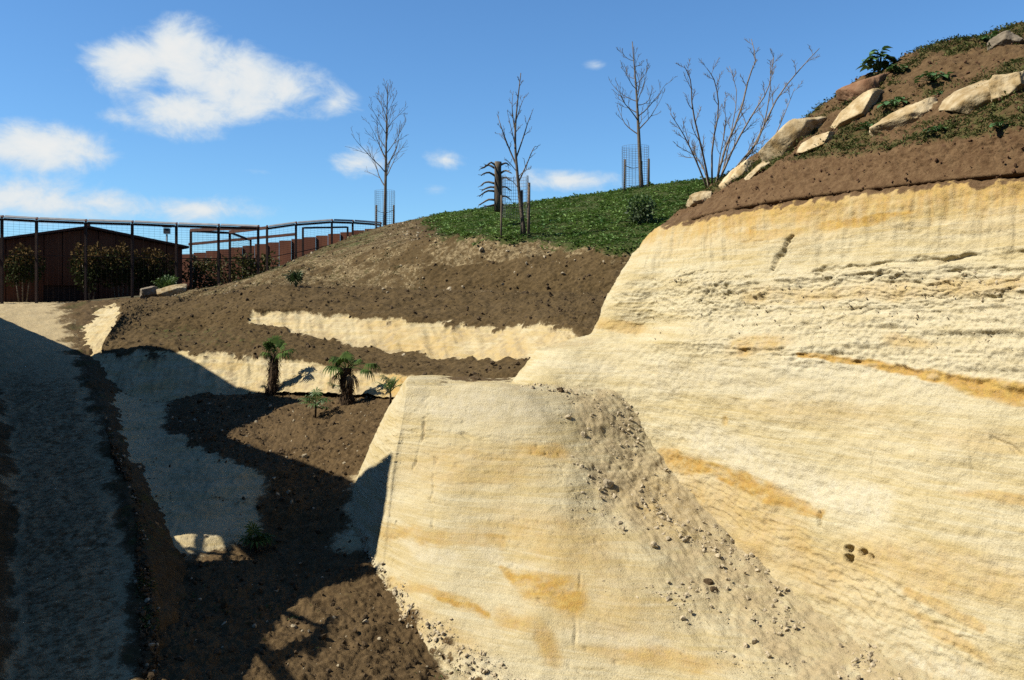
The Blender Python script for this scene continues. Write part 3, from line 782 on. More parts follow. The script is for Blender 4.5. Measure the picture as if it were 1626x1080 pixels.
# ---- the mound above the cliff
mo_rows = [
    [(1085, 385, 19.8), (1052, 371, 18.75), (1112, 364, 17.15), (1200, 346, 15.85), (1300, 332, 14.75), (1400, 320, 13.75), (1510, 308, 12.85), (1626, 298, 12.05), (1800, 283, 11.15), (2100, 265, 10.05)],
    [(1085, 362.0, 19.78), (1050, 361.0, 18.58), (1110, 343.0, 16.66), (1200, 324.0, 15.41), (1300, 310.0, 14.31), (1400, 298.0, 13.31), (1510, 286.0, 12.41), (1626, 276.0, 11.61), (1800, 262.0, 10.71), (2100, 246.0, 9.61)],
    [(1112, 326, 20.3), (1078, 338, 18.9), (1160, 290, 17.4), (1235, 262, 16.0), (1320, 248, 14.8), (1410, 240, 13.7), (1515, 222, 12.75), (1626, 206, 11.95), (1800, 190, 11.0), (2100, 160, 9.9)],
    [(1150, 298, 20.8), (1112, 311, 19.3), (1195, 255, 18), (1270, 215, 16.9), (1350, 180, 15.7), (1440, 165, 14.7), (1540, 140, 13.8), (1640, 115, 13.1), (1800, 95, 12.2), (2100, 60, 11.0)],
    [(1190, 275, 21.3), (1147, 290, 19.8), (1225, 232, 18.6), (1300, 174, 17.8), (1372, 126, 17.0), (1455, 76, 16.4), (1560, 52, 15.7), (1650, 36, 15.1), (1800, 10, 14.2), (2100, -20, 13)],
    [(1270, 300, 25), (1220, 305, 23), (1300, 260, 22), (1370, 210, 21.5), (1440, 160, 21), (1520, 110, 20.5), (1620, 90, 20), (1720, 80, 19.5), (1850, 60, 19), (2150, 40, 18)],
]
mo = Sheet(mo_rows, 460, [10, 90, 90, 90, 30], sm=3)
B = mo.base; px, py = mo.px, mo.py
jag = fbm(B, 1.6, 4, seed=91); jag2 = fbm(B, 5, 3, seed=92)
gx = B[..., 0] * .8 - B[..., 1] * .6
bandm = 1 - sstep(1.75, 2.1, mo.v + .1 * jag)
claw = np.stack([gx * 6 + B[..., 2] * 2.5, B[..., 2] * 1.0, gx * .3], -1)
d = .07 * fbm(B, .8, 3, seed=93) + bandm * (.075 * fbm(claw, 1.4, 4, .7, seed=94) + .03 * fbm(B, 8, 3, seed=95) + .03 * ridge(B, (16, 16, 9), 2, seed=89)) + (1 - bandm) * (.11 * fbm(B, 2.2, 4, seed=96) + .045 * fbm(B, 8, 3, seed=97))
mo.push(d * sstep(0.8, 1.7, mo.v))
grass = .85 * sstep(1.85, 2.05, mo.v + .15 * jag) * sstep(-.06, .40, fbm(B, .9, 4, seed=98) + .45 * (1 - sstep(2.0, 2.8, mo.v)) + .35 * sstep(3.4, 4, mo.v) + .10)
grass = np.clip(grass, 0, 1)
mo.link('mound', M_EARTH, (1 - .12 * sstep(.0, .5, jag2), 0, grass * .6), (0, .8, 1 - .35 * sstep(2, 3, mo.v)), 'reddish brown soil mound with patchy grass above the cliff', 'mound')
mo.grassm = grass.ravel()

# ---- wide ground that reaches the horizon, sunk below the pit
def ground():
    ax = np.concatenate([-np.geomspace(60, 1500, 14)[::-1], np.linspace(-55, 55, 90), np.geomspace(60, 1500, 14)])
    ay = np.concatenate([-np.geomspace(40, 1500, 12)[::-1], np.linspace(-36, 80, 100), np.geomspace(85, 1500, 16)])
    X, Y = np.meshgrid(ax, ay)
    pit = sstep(40, 33, Y) * (1 - sstep(14, 24, X)) * (1 - sstep(12, 24, -X - .1 * Y)) * sstep(-26, -14, Y)
    Z = .12 - 6.4 * sstep(0, 1, pit) + .25 * fbm(np.stack([X, Y, X * 0], -1), .05, 3, seed=99)
    hump = sstep(-30, -8, X) * sstep(34, 44, Y) * (1 - sstep(60, 100, Y)) * 1.2
    Z = Z + hump
    # added unseen rise behind and left of the viewer, blocking sky from the shade
    Z = Z + 15 * sstep(27, 48, -X - .35 * Y) * (1 - sstep(60, 110, Y + .3 * X)) + 11 * sstep(10, 24, -Y) * sstep(-60, -20, X)
    idx = np.arange(X.size).reshape(X.shape)
    q = np.stack([idx[:-1, :-1], idx[:-1, 1:], idx[1:, 1:], idx[1:, :-1]], -1).reshape(-1, 4)
    me = fast_mesh('ground', np.stack([X, Y, Z], -1).reshape(-1, 3), q)
    m = simple_mat('dry_meadow', (.06, .055, .022), (.13, .10, .05), .8, .95, .5, 6)
    tag(obj('ground', me, m), 'dry flat ground around the sand pit', 'ground', kind='structure')
ground()

# ------------------------------------------------------------------ scattered stuff: grass, clods, pebbles
def ico(sub=1):
    t = (1 + 5 ** .5) / 2
    v = np.array([(-1, t, 0), (1, t, 0), (-1, -t, 0), (1, -t, 0), (0, -1, t), (0, 1, t), (0, -1, -t), (0, 1, -t), (t, 0, -1), (t, 0, 1), (-t, 0, -1), (-t, 0, 1)], float)
    v /= np.linalg.norm(v[0])
    f = [(0, 11, 5), (0, 5, 1), (0, 1, 7), (0, 7, 10), (0, 10, 11), (1, 5, 9), (5, 11, 4), (11, 10, 2), (10, 7, 6), (7, 1, 8), (3, 9, 4), (3, 4, 2), (3, 2, 6), (3, 6, 8), (3, 8, 9), (4, 9, 5), (2, 4, 11), (6, 2, 10), (8, 6, 7), (9, 8, 1)]
    v = [tuple(a) for a in v]
    for _ in range(sub):
        cache = {}; nf = []
        def mid(a, b):
            k = (min(a, b), max(a, b))
            if k not in cache:
                m = np.array(v[a]) + np.array(v[b]); m /= np.linalg.norm(m)
                v.append(tuple(m)); cache[k] = len(v) - 1
            return cache[k]
        for a, b, c in f:
            ab, bc, ca = mid(a, b), mid(b, c), mid(c, a)
            nf += [(a, ab, ca), (b, bc, ab), (c, ca, bc), (ab, bc, ca)]
        f = nf
    return np.array(v), np.array(f)


ICO0 = ico(0); ICO1 = ico(1)
rs = np.random.RandomState(3)


def rand_rot(n):
    q = rs.normal(size=(n, 4)); q /= np.linalg.norm(q, axis=1)[:, None]
    w, x, y, z = q.T
    return np.stack([np.stack([1 - 2 * (y * y + z * z), 2 * (x * y - z * w), 2 * (x * z + y * w)], -1),
                     np.stack([2 * (x * y + z * w), 1 - 2 * (x * x + z * z), 2 * (y * z - x * w)], -1),
                     np.stack([2 * (x * z - y * w), 2 * (y * z + x * w), 1 - 2 * (x * x + y * y)], -1)], 1)


def lumps(name, pos, size, mat, label, cat):
    """many little stones in one mesh"""
    n = len(pos)
    bv, bf = ICO0
    v = bv[None] * (1 + .38 * rs.uniform(-1, 1, (n, len(bv), 1)))
    v = v * (size[:, None, None] * rs.uniform(.6, 1.25, (n, 1, 3)))
    v = np.einsum('nij,nkj->nki', rand_rot(n), v) + pos[:, None, :]
    f = bf[None] + (np.arange(n) * len(bv))[:, None, None]
    o = obj(name, fast_mesh(name, v.reshape(-1, 3), f.reshape(-1, 3), smooth=False), mat)
    tag(o, label, cat, kind='stuff')
    return o


def pick(sheet, w, n, window=None):
    g = sheet.g.reshape(-1, 3)
    w = np.clip(w, 0, None).astype(float).copy()
    p = sheet.fp
    # weight by world area so that far cells do not crowd
    du = np.linalg.norm(np.gradient(sheet.g, axis=1), axis=-1); dv = np.linalg.norm(np.gradient(sheet.g, axis=0), axis=-1)
    w *= (du * dv).ravel()
    vis = (p[:, 0] > -60) & (p[:, 0] < 1690) & (p[:, 1] > -40) & (p[:, 1] < 1140)
    w *= vis
    k = rs.choice(len(w), n, p=w / w.sum())
    return g[k] + rs.normal(size=(n, 3)) * .02, sheet.n.reshape(-1, 3)[k]


def power(n, lo, hi, e=3.0):
    return lo + (hi - lo) * rs.uniform(0, 1, n) ** e


p_, _ = pick(oc, oc.ramp * sstep(-.2, .3, fbm(oc.base, 1.5, 3, seed=101)).ravel(), 4200)
lumps('scree', p_, power(len(p_), .005, .036, 6), M_STONE, 'small pale stones strewn over the scree ramp', 'scree')
p_, _ = pick(hl, hl.soilm, 5000)
lumps('soil_clods', p_, power(len(p_), .012, .06, 4), M_CLOD, 'loose clods on the brown hillside', 'soil')
p_, _ = pick(hl, hl.soilm * (hl.v.ravel() > 3.9), 450)
lumps('hillside_pebbles', p_, power(len(p_), .015, .07, 3), M_STONE, 'pale pebbles sprinkled over the brown hillside', 'pebbles')
p_, _ = pick(te, te.soilm, 6500)
lumps('terrace_clods', p_, power(len(p_), .008, .05, 4), M_CLOD, 'loose clods on the planted terrace', 'soil')
p_, _ = pick(te, te.soilm + .3, 900)
lumps('terrace_pebbles', p_, power(len(p_), .01, .05, 4), M_STONE, 'pale pebbles scattered over the terrace soil', 'pebbles')
p_, _ = pick(oc, (foot * (foot > .3)).ravel(), 2600)
lumps('outcrop_rubble', p_, power(len(p_), .006, .035, 4), M_STONE, 'crumbled white rubble along the foot of the outcrop', 'rubble')
p_, _ = pick(mo, (1 - .6 * mo.grassm) * (mo.v.ravel() < 4.2), 2200)
lumps('mound_clods', p_, power(len(p_), .006, .03, 3), simple_mat('reddish_clod', (.11, .055, .026), (.2, .11, .055), 9, .95, .4, 40), 'reddish clods on the mound above the cliff', 'soil')
p_, _ = pick(cl, ((cl.v > 1.0) & (cl.v < 2.9)).astype(float).ravel() * sstep(415, 440, cl.py).ravel() * sstep(1000, 1150, cl.px).ravel(), 500)
lumps('cliff_crumbs', p_, power(len(p_), .005, .022, 3), M_STONE, 'crumbs of pale stone sitting in the rough cliff layer', 'rubble')


def leaf_patch(name, pos, nor, size, nblade, mat, label, cat, up=.5, wide=.55):
    """tufts of small leaf faces; each blade is a bent pair of triangles"""
    n = len(pos)
    N = n * nblade
    base = np.repeat(pos, nblade, 0) + rs.normal(size=(N, 3)) * np.repeat(size, nblade)[:, None] * np.array([.7, .7, .15])
    sz = np.repeat(size, nblade) * rs.uniform(.6, 1.25, N)
    an = rs.uniform(0, 2 * np.pi, N)
    tilt = rs.uniform(.15, 1.0, N) * up + .15
    dr = np.stack([np.cos(an), np.sin(an), np.zeros(N)], -1) * np.sqrt(1 - np.clip(tilt, 0, .95) ** 2)[:, None]
    dr[:, 2] = tilt
    sd = np.stack([-np.sin(an), np.cos(an), rs.uniform(-.3, .3, N)], -1)
    a = base - .02 * dr
    m1 = base + dr * (sz * .55)[:, None] + sd * (sz * wide * .5)[:, None]
    m2 = base + dr * (sz * .55)[:, None] - sd * (sz * wide * .5)[:, None]
    t = base + dr * sz[:, None] - np.array([0, 0, .25]) * sz[:, None]
    v = np.stack([a, m1, t, m2], 1).reshape(-1, 3)
    f = np.arange(4 * N).reshape(N, 4)
    o = obj(name, fast_mesh(name, v, f, smooth=False), mat)
    return o


p_, n_ = pick(hl, hl.grassm ** 1.5 * (.25 + sstep(-.35, .25, fbm(hl.base, 1.1, 3, seed=105)).ravel()), 17000)
tag(leaf_patch('ground_cover', p_, n_, power(len(p_), .07, .19, 1.6), 6, M_GRASS, None, None), 'low leafy green ground cover on the hilltop', 'ground cover', kind='stuff')
p_, n_ = pick(mo, mo.grassm ** 2 * (mo.v.ravel() < 4.5), 11000)
tag(leaf_patch('mound_grass', p_, n_, power(len(p_), .025, .075, 1.6), 6, simple_mat('mound_grass_leaf', (.075, .10, .022), (.17, .20, .055), 2, .7, 0, trans=.2), None, None, up=.7, wide=.35), 'patchy short grass and weeds on the mound', 'grass', kind='stuff')
ol = (np.clip(.5 - hl.soilm, 0, 1) + .1) * (hl.v.ravel() > 4.4) * (hl.px.ravel() < 720) * sstep(.0, .4, fbm(hl.base, .9, 3, seed=103)).ravel()
p_, n_ = pick(hl, ol, 2600)
tag(leaf_patch('sparse_grass', p_, n_, power(len(p_), .03, .10, 2), 5, simple_mat('sparse_grass_leaf', (.06, .075, .018), (.12, .125, .04), 2, .7, 0, trans=.2), None, None, up=.8, wide=.3), 'sparse olive grass sprouting on the hill shoulder', 'grass', kind='stuff')
p_, n_ = pick(te, (te.v.ravel() > 2.2) * sstep(.0, .4, fbm(te.base, 1.0, 3, seed=104)).ravel(), 700)
tag(leaf_patch('seedlings', p_, n_, power(len(p_), .02, .06, 2), 4, simple_mat('seedling_leaf', (.06, .09, .016), (.11, .15, .03), 2, .7, 0, trans=.2), None, None, up=.6, wide=.4), 'tiny green seedlings on the soil of the hollow', 'seedlings', kind='stuff')

# ------------------------------------------------------------------ rocks
ICO4 = ico(4)


def rock(name, centre, dims, pitch, yaw, seed, mat, label, cat='rock', group=None, pw=.72, cuts=12, rough=.13, roll=0.0, squash=None):
    r = np.random.RandomState(seed)
    bv, bf = ICO4
    p = np.sign(bv) * np.abs(bv) ** pw
    for k in range(cuts):
        n = r.normal(size=3); n /= np.linalg.norm(n)
        h = p @ n
        c = np.max(h) * r.uniform(.55, .82)
        p = p - np.maximum(h - c, 0)[:, None] * n[None, :] * .97
    if squash is not None:                       # taper towards one end
        p[:, 2] *= 1 - squash * (p[:, 0] * .5 + .5)
    p = p - (p.max(0) + p.min(0)) / 2
    p = p / (np.abs(p).max(0)) * (np.array(dims) / 2) * np.array([1.0, .95, 1.12])
    nn = p / (np.linalg.norm(p, axis=1)[:, None] + 1e-9)
    sc = min(dims)
    p = p + nn * (sc * rough * fbm(p, 1.6 / sc, 5, .6, seed=seed * .37))[:, None] + nn * (sc * rough * .55 * ridge(p, 3.5 / sc, 4, seed=seed * .7))[:, None]
    m = np.array(Matrix.Rotation(math.radians(yaw), 3, 'Z') @ Matrix.Rotation(math.radians(-pitch), 3, 'Y') @ Matrix.Rotation(math.radians(roll), 3, 'X'))
    p = p @ m.T
    o = obj(name, fast_mesh(name, p, bf), mat)
    o.location = tuple(map(float, centre))
    tag(o, label, cat, group)
    return o


def k_of(pos):
    return pos[1] / F          # metres per photo pixel at this depth


def rock_px(px_, py_, w, h, tilt, seed, mat, label, depth=.8, sink=.35, yaw=-32, Y=None, **kw):
    """centre given in photo pixels on the mound; w, h in photo pixels"""
    b = mo.at(px_, py_)
    s = k_of(b)
    c = b + np.array([0, .0, -.03]) if Y is None else P(px_, py_, Y)
    rock('rock', c, (w * s * 1.08, depth, h * s), tilt, yaw, seed, mat, label, **kw)


rock_px(1370, 138, 78, 42, 27, 1, M_ROCKRED, 'flat reddish slab, topmost of the stacked pair below the big weed', depth=.7, cuts=14, rough=.07, pw=.6, group='rocks on the mound')
rock_px(1357, 174, 94, 34, 27, 2, M_ROCK, 'pale buff slab lying just under the reddish slab', depth=.7, cuts=14, rough=.07, pw=.6, group='rocks on the mound')
rock_px(1434, 187, 110, 38, 17, 3, M_ROCK, 'long yellow limestone block with a dark undercut, between slabs and largest rock', depth=.7, cuts=12, group='rocks on the mound', squash=.15)
rock_px(1552, 150, 104, 56, 22, 4, M_ROCK, 'largest yellow limestone block on the mound at the right', depth=.85, cuts=12, group='rocks on the mound')
rock_px(1602, 136, 50, 44, 12, 5, M_ROCK, 'smaller yellow rock leaning on the right end of the largest block', depth=.6, cuts=11, group='rocks on the mound')
rock_px(1592, 66, 44, 34, 30, 6, M_ROCKGREY, 'greyish brown rock near the top right corner of the mound', depth=.5, cuts=12, group='rocks on the mound')
rock_px(1256, 219, 112, 52, 38, 7, M_ROCK, 'big smooth yellow boulder on the left skyline of the mound', depth=1.0, cuts=12, rough=.10, group='rocks on the mound')
rock_px(1298, 224, 62, 22, 14, 8, M_ROCK, 'low yellow ledge rock right of the skyline boulder', depth=.5, cuts=12, group='rocks on the mound')
rock_px(1172, 273, 62, 30, 30, 9, M_ROCK, 'yellow rock right of the bare shrub stems', depth=.6, cuts=12, group='rocks on the mound')
rock_px(1197, 270, 50, 14, 40, 10, M_ROCK, 'narrow tan stone sliver below the skyline boulder', depth=.35, cuts=12, group='rocks on the mound')
rock_px(1108, 314, 44, 22, 22, 12, M_ROCK, 'small pale rock at the lower left tip of the mound', depth=.5, cuts=12, group='rocks on the mound')

for (x, y, w, h, lab, sd) in ((238, 466, 28, 12, 'small pale boulder on the path crest, left of two by the fence', 21), (274, 463, 46, 13, 'long low pale boulder on the crest, right of two by the fence', 22)):
    b = P(x, y, 37.2); s = k_of(b)
    rock('boulder', b, (w * s, .6, h * s * 1.6), 2, 0, sd, M_ROCKGREY if sd == 21 else M_ROCK, lab, 'boulder', 'boulders by the fence', pw=.55)

stones = [(968, 766, 17, 13, 'biggest pale stone in the upper part of the scree ramp'), (1020, 770, 9, 7, 'fist sized pale stone on the scree ramp, right of the biggest stone'), (1040, 862, 15, 10, 'grey pale stone at the middle of the scree ramp'),
          (1126, 922, 15, 10, 'pale stone above a brown one low on the scree ramp'), (1134, 932, 13, 7, 'brown stone just below a pale one low on the scree ramp'),
          (1190, 862, 9, 7, 'fist sized pale stone on the scree ramp, beside the cliff foot half way down'), (890, 616, 14, 8, 'dark lump on the flat top of the ramp beside the cliff'), (846, 612, 9, 5, 'fist sized pale stone on the scree ramp, on the outcrop rim near the cliff'), (930, 688, 10, 8, 'fist sized pale stone on the scree ramp, on the upper ramp below its flat top'), (905, 660, 11, 6, 'fist sized pale stone on the scree ramp, near the top left edge'),
          (1062, 852, 9, 6, 'fist sized pale stone on the scree ramp, just right of the grey stone'), (1090, 856, 8, 5, 'fist sized pale stone on the scree ramp, right of the grey stone, second along'), (985, 828, 9, 6, 'fist sized pale stone on the scree ramp, on the left edge at mid height'), (1186, 1022, 9, 7, 'fist sized pale stone on the scree ramp, lowest on the ramp'), (1226, 958, 8, 6, 'fist sized pale stone on the scree ramp, near the cliff foot low on the ramp'), (755, 598, 16, 8, 'flat yellow stone on the dark soil behind the outcrop')]
for i, (x, y, w, h, lab) in enumerate(stones):
    b = oc.at(x, y); s = k_of(b)
    rock('stone', b + np.array([0, -.01, .004]), (w * s, w * s * .8, h * s), 10 * math.sin(i * 2.1), i * 47, 40 + i, M_CLOD if (lab and ('dark' in lab or 'brown' in lab)) else M_STONE,
         lab or 'fist sized pale stone lying loose on the scree ramp', 'stone', 'stones on the scree ramp', pw=.7, cuts=8)
for i, (x, y, w, h, lab) in enumerate([(712, 456, 12, 6, 'white curved stone on the hillside ledge'), (482, 722, 9, 8, 'single white pebble on the sunny terrace soil'), (765, 393, 10, 7, 'pale stone at the lower edge of the green hilltop'), (640, 560, 8, 5, 'pale stone on the soil strip between the sand bands')]):
    sh = te if y > 600 else hl
    b = sh.at(x, y); s = k_of(b)
    rock('stone', b, (w * s, w * s * .7, h * s), 12, i * 40, 70 + i, M_STONE, lab, 'stone', pw=.7)

# ------------------------------------------------------------------ bare trees
def grow(mb, p, d, L, r, rnd, depth, up=.25, wander=.18, kids=3, spread=.75, tipr=.004, segs=5, kidlen=.5, start=.3):
    pts = [Vector(p)]; rad = [r]
    d = Vector(d).normalized()
    dirs = [d.copy()]
    for i in range(segs):
        d = (d + Vector((rnd.gauss(0, wander), rnd.gauss(0, wander), rnd.gauss(0, wander * .6) + up * .35))).normalized()
        pts.append(pts[-1] + d * (L / segs)); rad.append(r + (tipr - r) * (i + 1) / segs)
        dirs.append(d.copy())
    mb.tube(pts, rad, 5 if r > .012 else 4, cap=False)
    if depth > 0:
        twigs(mb, pts, rad, rnd, depth, kids, L, kidlen, spread, up, wander, tipr, start)


def twigs(mb, pts, rad, rnd, depth, kids, L, kidlen, spread, up, wander, tipr, start=.3):
    n = len(pts) - 1
    side = rnd.uniform(0, 6.28)
    for k in range(kids):
        t = start + (1 - start) * (k + rnd.uniform(.1, .9)) / kids
        f = min(t, .98) * n; i = int(f); fr = f - i
        p = pts[i].lerp(pts[i + 1], fr)
        d = (pts[i + 1] - pts[i]).normalized()
        side += 2.4 + rnd.uniform(-.5, .5)
        a = d.cross(Vector((.3, .2, .9)))
        if a.length < .1: a = d.cross(Vector((1, 0, 0)))
        a.normalize(); b = d.cross(a)
        dd = (d + (a * math.cos(side) + b * math.sin(side)) * spread).normalized()
        r = max(tipr * 1.3, (rad[i] + (rad[i + 1] - rad[i]) * fr) * .6)
        grow(mb, p, dd, L * kidlen * (1.15 - .6 * t) * rnd.uniform(.7, 1.2), r, rnd, depth - 1, up, wander, max(2, kids - 1), spread, tipr, 4, kidlen, .25)


def tree_root(name, base, label, cat='tree', group=None):
    return tag(empty(name, base), label, cat, group)


def poly3(pts, Y, dy=None):
    return [Vector(P(x, y, Y + (dy[i] if dy else 0))) for i, (x, y) in enumerate(pts)]


def resample(pts, n):
    pts = np.array([list(p) for p in pts])
    return [Vector(a) for a in catmull(pts, np.linspace(0, len(pts) - 1, n))]


# left sapling: slim, steep fan of long shoots
def sapling_fan():
    rnd = random.Random(4)
    Y = 47.0
    path = resample(poly3([(611, 358), (612, 300), (613, 245), (614, 190), (616, 132)], Y), 14)
    root = tree_root('sapling', path[0], 'slender bare sapling with a steep fan of shoots, leftmost tree', group='bare saplings on the hill')
    mb = MB(); n = len(path)
    rad = [.085 * (1 - i / n) ** 1.1 + .012 for i in range(n)]
    mb.tube(path, rad, 8); mb.build('trunk', M_BARK, root, origin=path[0])
    az = 0
    for k in range(20):
        t = .26 + .66 * k / 19
        f = t * (n - 1); i = int(f); p = path[i].lerp(path[i + 1], f - i)
        az += 2.4
        L = 3.1 * (1 - t) ** .8 + .35
        el_ = math.radians(42 + 24 * t)
        mb = MB()
        grow(mb, p, (math.cos(az) * math.cos(el_), math.sin(az) * math.cos(el_), math.sin(el_)), L, max(.012, rad[i] * .42), rnd, 2, .12, .10, 4, .6, .0055, 6, .46, .2)
        mb.build('branch', M_TWIG, root, origin=path[0])
sapling_fan()


def sapling_forked():
    rnd = random.Random(8)
    Y = 30.0
    path = resample(poly3([(833, 375), (826, 320), (821, 270), (818, 225), (820, 180), (827, 116)], Y), 16)
    root = tree_root('sapling', path[0], 'knobbly bare sapling with few stubby forks beside the dead trunk', group='bare saplings on the hill')
    mb = MB(); n = len(path)
    rad = [.06 * (1 - i / n) + .010 for i in range(n)]
    mb.tube(path, rad, 8); mb.build('trunk', M_BARK, root, origin=path[0])
    limbs = [([(821, 265), (808, 235), (797, 205), (790, 183)], .030), ([(820, 250), (832, 215), (838, 195), (845, 178)], .026), ([(823, 290), (836, 262), (845, 240), (850, 232)], .026),
             ([(819, 215), (815, 190), (813, 165), (815, 145)], .022), ([(820, 190), (828, 165), (835, 150)], .016), ([(806, 232), (800, 218), (793, 212)], .016),
             ([(822, 275), (812, 262), (806, 255)], .016), ([(824, 300), (814, 288), (808, 286)], .014), ([(818, 230), (812, 205), (806, 180)], .018), ([(824, 280), (832, 272), (842, 268)], .014)]
    for j, (pp, r) in enumerate(limbs):
        dy = [rnd.uniform(-.25, .25) * i for i in range(len(pp))]
        lp = resample(poly3(pp, Y, dy), 8)
        mb = MB(); rr = [r * (1 - .7 * i / 7) for i in range(8)]
        mb.tube(lp, rr, 6)
        twigs(mb, lp, rr, rnd, 2, 4, .9, .40, .75, .3, .18, .0045, .25)
        mb.build('branch', M_BARK, root, origin=path[0])
    mb = MB(); mb.tube(path[9:], [r_ * 1.05 for r_ in rad[9:]], 6); twigs(mb, path[9:], rad[9:], rnd, 2, 7, 1.1, .35, .6, .3, .14, .005, .1)
    mb.build('branch', M_BARK, root, origin=path[0])
sapling_forked()


def sapling_spreading():
    rnd = random.Random(15)
    Y = 42.0
    path = resample(poly3([(1019, 302), (1016, 250), (1013, 190), (1010, 140), (1004, 66)], Y), 14)
    root = tree_root('sapling', path[0], 'bare sapling with wide spreading upturned branches, nearest the bare shrub', group='bare saplings on the hill')
    mb = MB(); n = len(path)
    rad = [.095 * (1 - i / n) + .012 for i in range(n)]
    mb.tube(path, rad, 8); mb.build('trunk', M_BARK, root, origin=path[0])
    az = .4
    for k in range(17):
        t = .40 + .5 * k / 16
        f = t * (n - 1); i = int(f); p = path[i].lerp(path[i + 1], f - i)
        az += 2.4 + rnd.uniform(-.3, .3)
        L = 2.25 * (1 - (t - .4)) ** 1.3 * rnd.uniform(.75, 1.1)
        el_ = math.radians(rnd.uniform(-8, 22) + 30 * (t - .4))
        mb = MB()
        grow(mb, p, (math.cos(az) * math.cos(el_), math.sin(az) * math.cos(el_), math.sin(el_)), L, max(.016, rad[i] * .42), rnd, 2, .5, .14, 4, .7, .006, 6, .42, .25)
        mb.build('branch', M_BARK, root, origin=path[0])
sapling_spreading()


def bare_shrub():
    rnd = random.Random(23)
    Y = 19.3
    base = P(1132, 302, Y)
    root = tree_root('bare_shrub', base, 'many stemmed leafless shrub fanning out from the rocks by the cliff top', 'shrub')
    stems = [([(1135, 302), (1150, 240), (1175, 180), (1190, 120), (1200, 96), (1193, 62)], .030), ([(1142, 300), (1190, 245), (1215, 195), (1238, 150), (1272, 108), (1301, 77)], .030),
             ([(1128, 302), (1115, 240), (1100, 175), (1097, 130), (1086, 104)], .026), ([(1124, 302), (1105, 255), (1086, 215), (1064, 180)], .022), ([(1137, 300), (1165, 235), (1196, 180), (1220, 140), (1229, 84)], .026),
             ([(1131, 302), (1131, 235), (1141, 175), (1135, 130), (1122, 108)], .024), ([(1144, 298), (1180, 252), (1208, 215), (1222, 150), (1224, 100)], .024), ([(1126, 302), (1118, 270), (1103, 245), (1092, 230)], .016),
             ([(1146, 297), (1185, 262), (1225, 225), (1246, 180), (1262, 140)], .02), ([(1139, 300), (1150, 262), (1160, 215), (1170, 150), (1158, 105)], .02), ([(1137, 301), (1143, 250), (1152, 200), (1150, 160)], .016)]
    for j, (pp, r) in enumerate(stems):
        sg = rnd.uniform(-.28, .28)
        lp = resample(poly3(pp, Y, [sg * i for i in range(len(pp))]), 10)
        mb = MB(); rr = [r * .9 * (1 - .75 * i / 9) for i in range(10)]
        mb.tube(lp, rr, 6)
        twigs(mb, lp, rr, rnd, 2, 9, 1.35, .34, .72, .30, .17, .0030, .2)
        mb.build('stem', M_SHRUBBARK, root, origin=base)
bare_shrub()


# ------------------------------------------------------------------ tree guards: stakes, wire and ties
def guard(centre, rad, z0, z1, stakes, a0, a1, label):
    c = Vector(centre)
    root = tag(empty('tree_guard', c), label, 'tree guard', 'wire guards round the saplings')
    for (sx, sy, b, t, w) in stakes:
        mb = MB()
        mb.tube([c + Vector((sx, sy, b)), c + Vector((sx + .01, sy, (b + t) / 2)), c + Vector((sx + .015, sy, t))], [w, w * .97, w * .9], 7)
        mb.build('stake', M_WOOD, root, origin=c)
    mb = MB(); n = 26
    def q(a, z):
        return c + Vector((rad * math.cos(a), rad * math.sin(a) * .9, z))
    wr = .0045
    nz = int((z1 - z0) / .10)
    for k in range(nz + 1):
        z = z0 + (z1 - z0) * k / nz
        mb.tube([q(a0 + (a1 - a0) * j / n, z) for j in range(n + 1)], wr, 4, cap=False)
    for j in range(n + 1):
        a = a0 + (a1 - a0) * j / n
        mb.tube([q(a, z0), q(a, z1)], wr, 4, cap=False)
    mb.build('wire_mesh', M_WIRE, root, origin=c)
    if len(stakes) > 1:
        mb = MB()
        zt = stakes[0][3] - .25
        A, Bq = stakes[0], stakes[-1]
        for k in range(10):
            t0, t1 = k / 10, (k + 1) / 10
            f_ = lambda t: c + Vector((A[0] + (Bq[0] - A[0]) * t, A[1] + (Bq[1] - A[1]) * t - .03, zt - .14 * math.sin(math.pi * t)))
            mb.bar(f_(t0), f_(t1 + .02), .035, .02)
        mb.build('tie', M_BURLAP, root, origin=c)


guard(P(611, 358, 47.0), .50, -.1, 1.72, [(-.42, -.1, -.3, 1.0, .05), (.44, -.1, -.3, 1.0, .05)], 0, 2 * math.pi, 'wire guard with two stakes round the leftmost sapling')
guard(P(818, 372, 30.0), .42, .55, 1.85, [(-.45, -.12, -.3, 1.22, .032), (.20, .05, -.2, 1.40, .042), (.42, -.1, -.2, 1.62, .052)], -.5, 3.9, 'wire guard with three stakes round the forked sapling by the dead trunk')
guard(P(1009, 300, 42.0), .60, .0, 1.88, [(-.50, -.1, -.2, 1.30, .055), (.56, -.1, -.2, 1.32, .06), (.28, .1, -.2, 1.25, .04)], 0, 2 * math.pi, 'wire guard with stakes round the spreading sapling, furthest right')


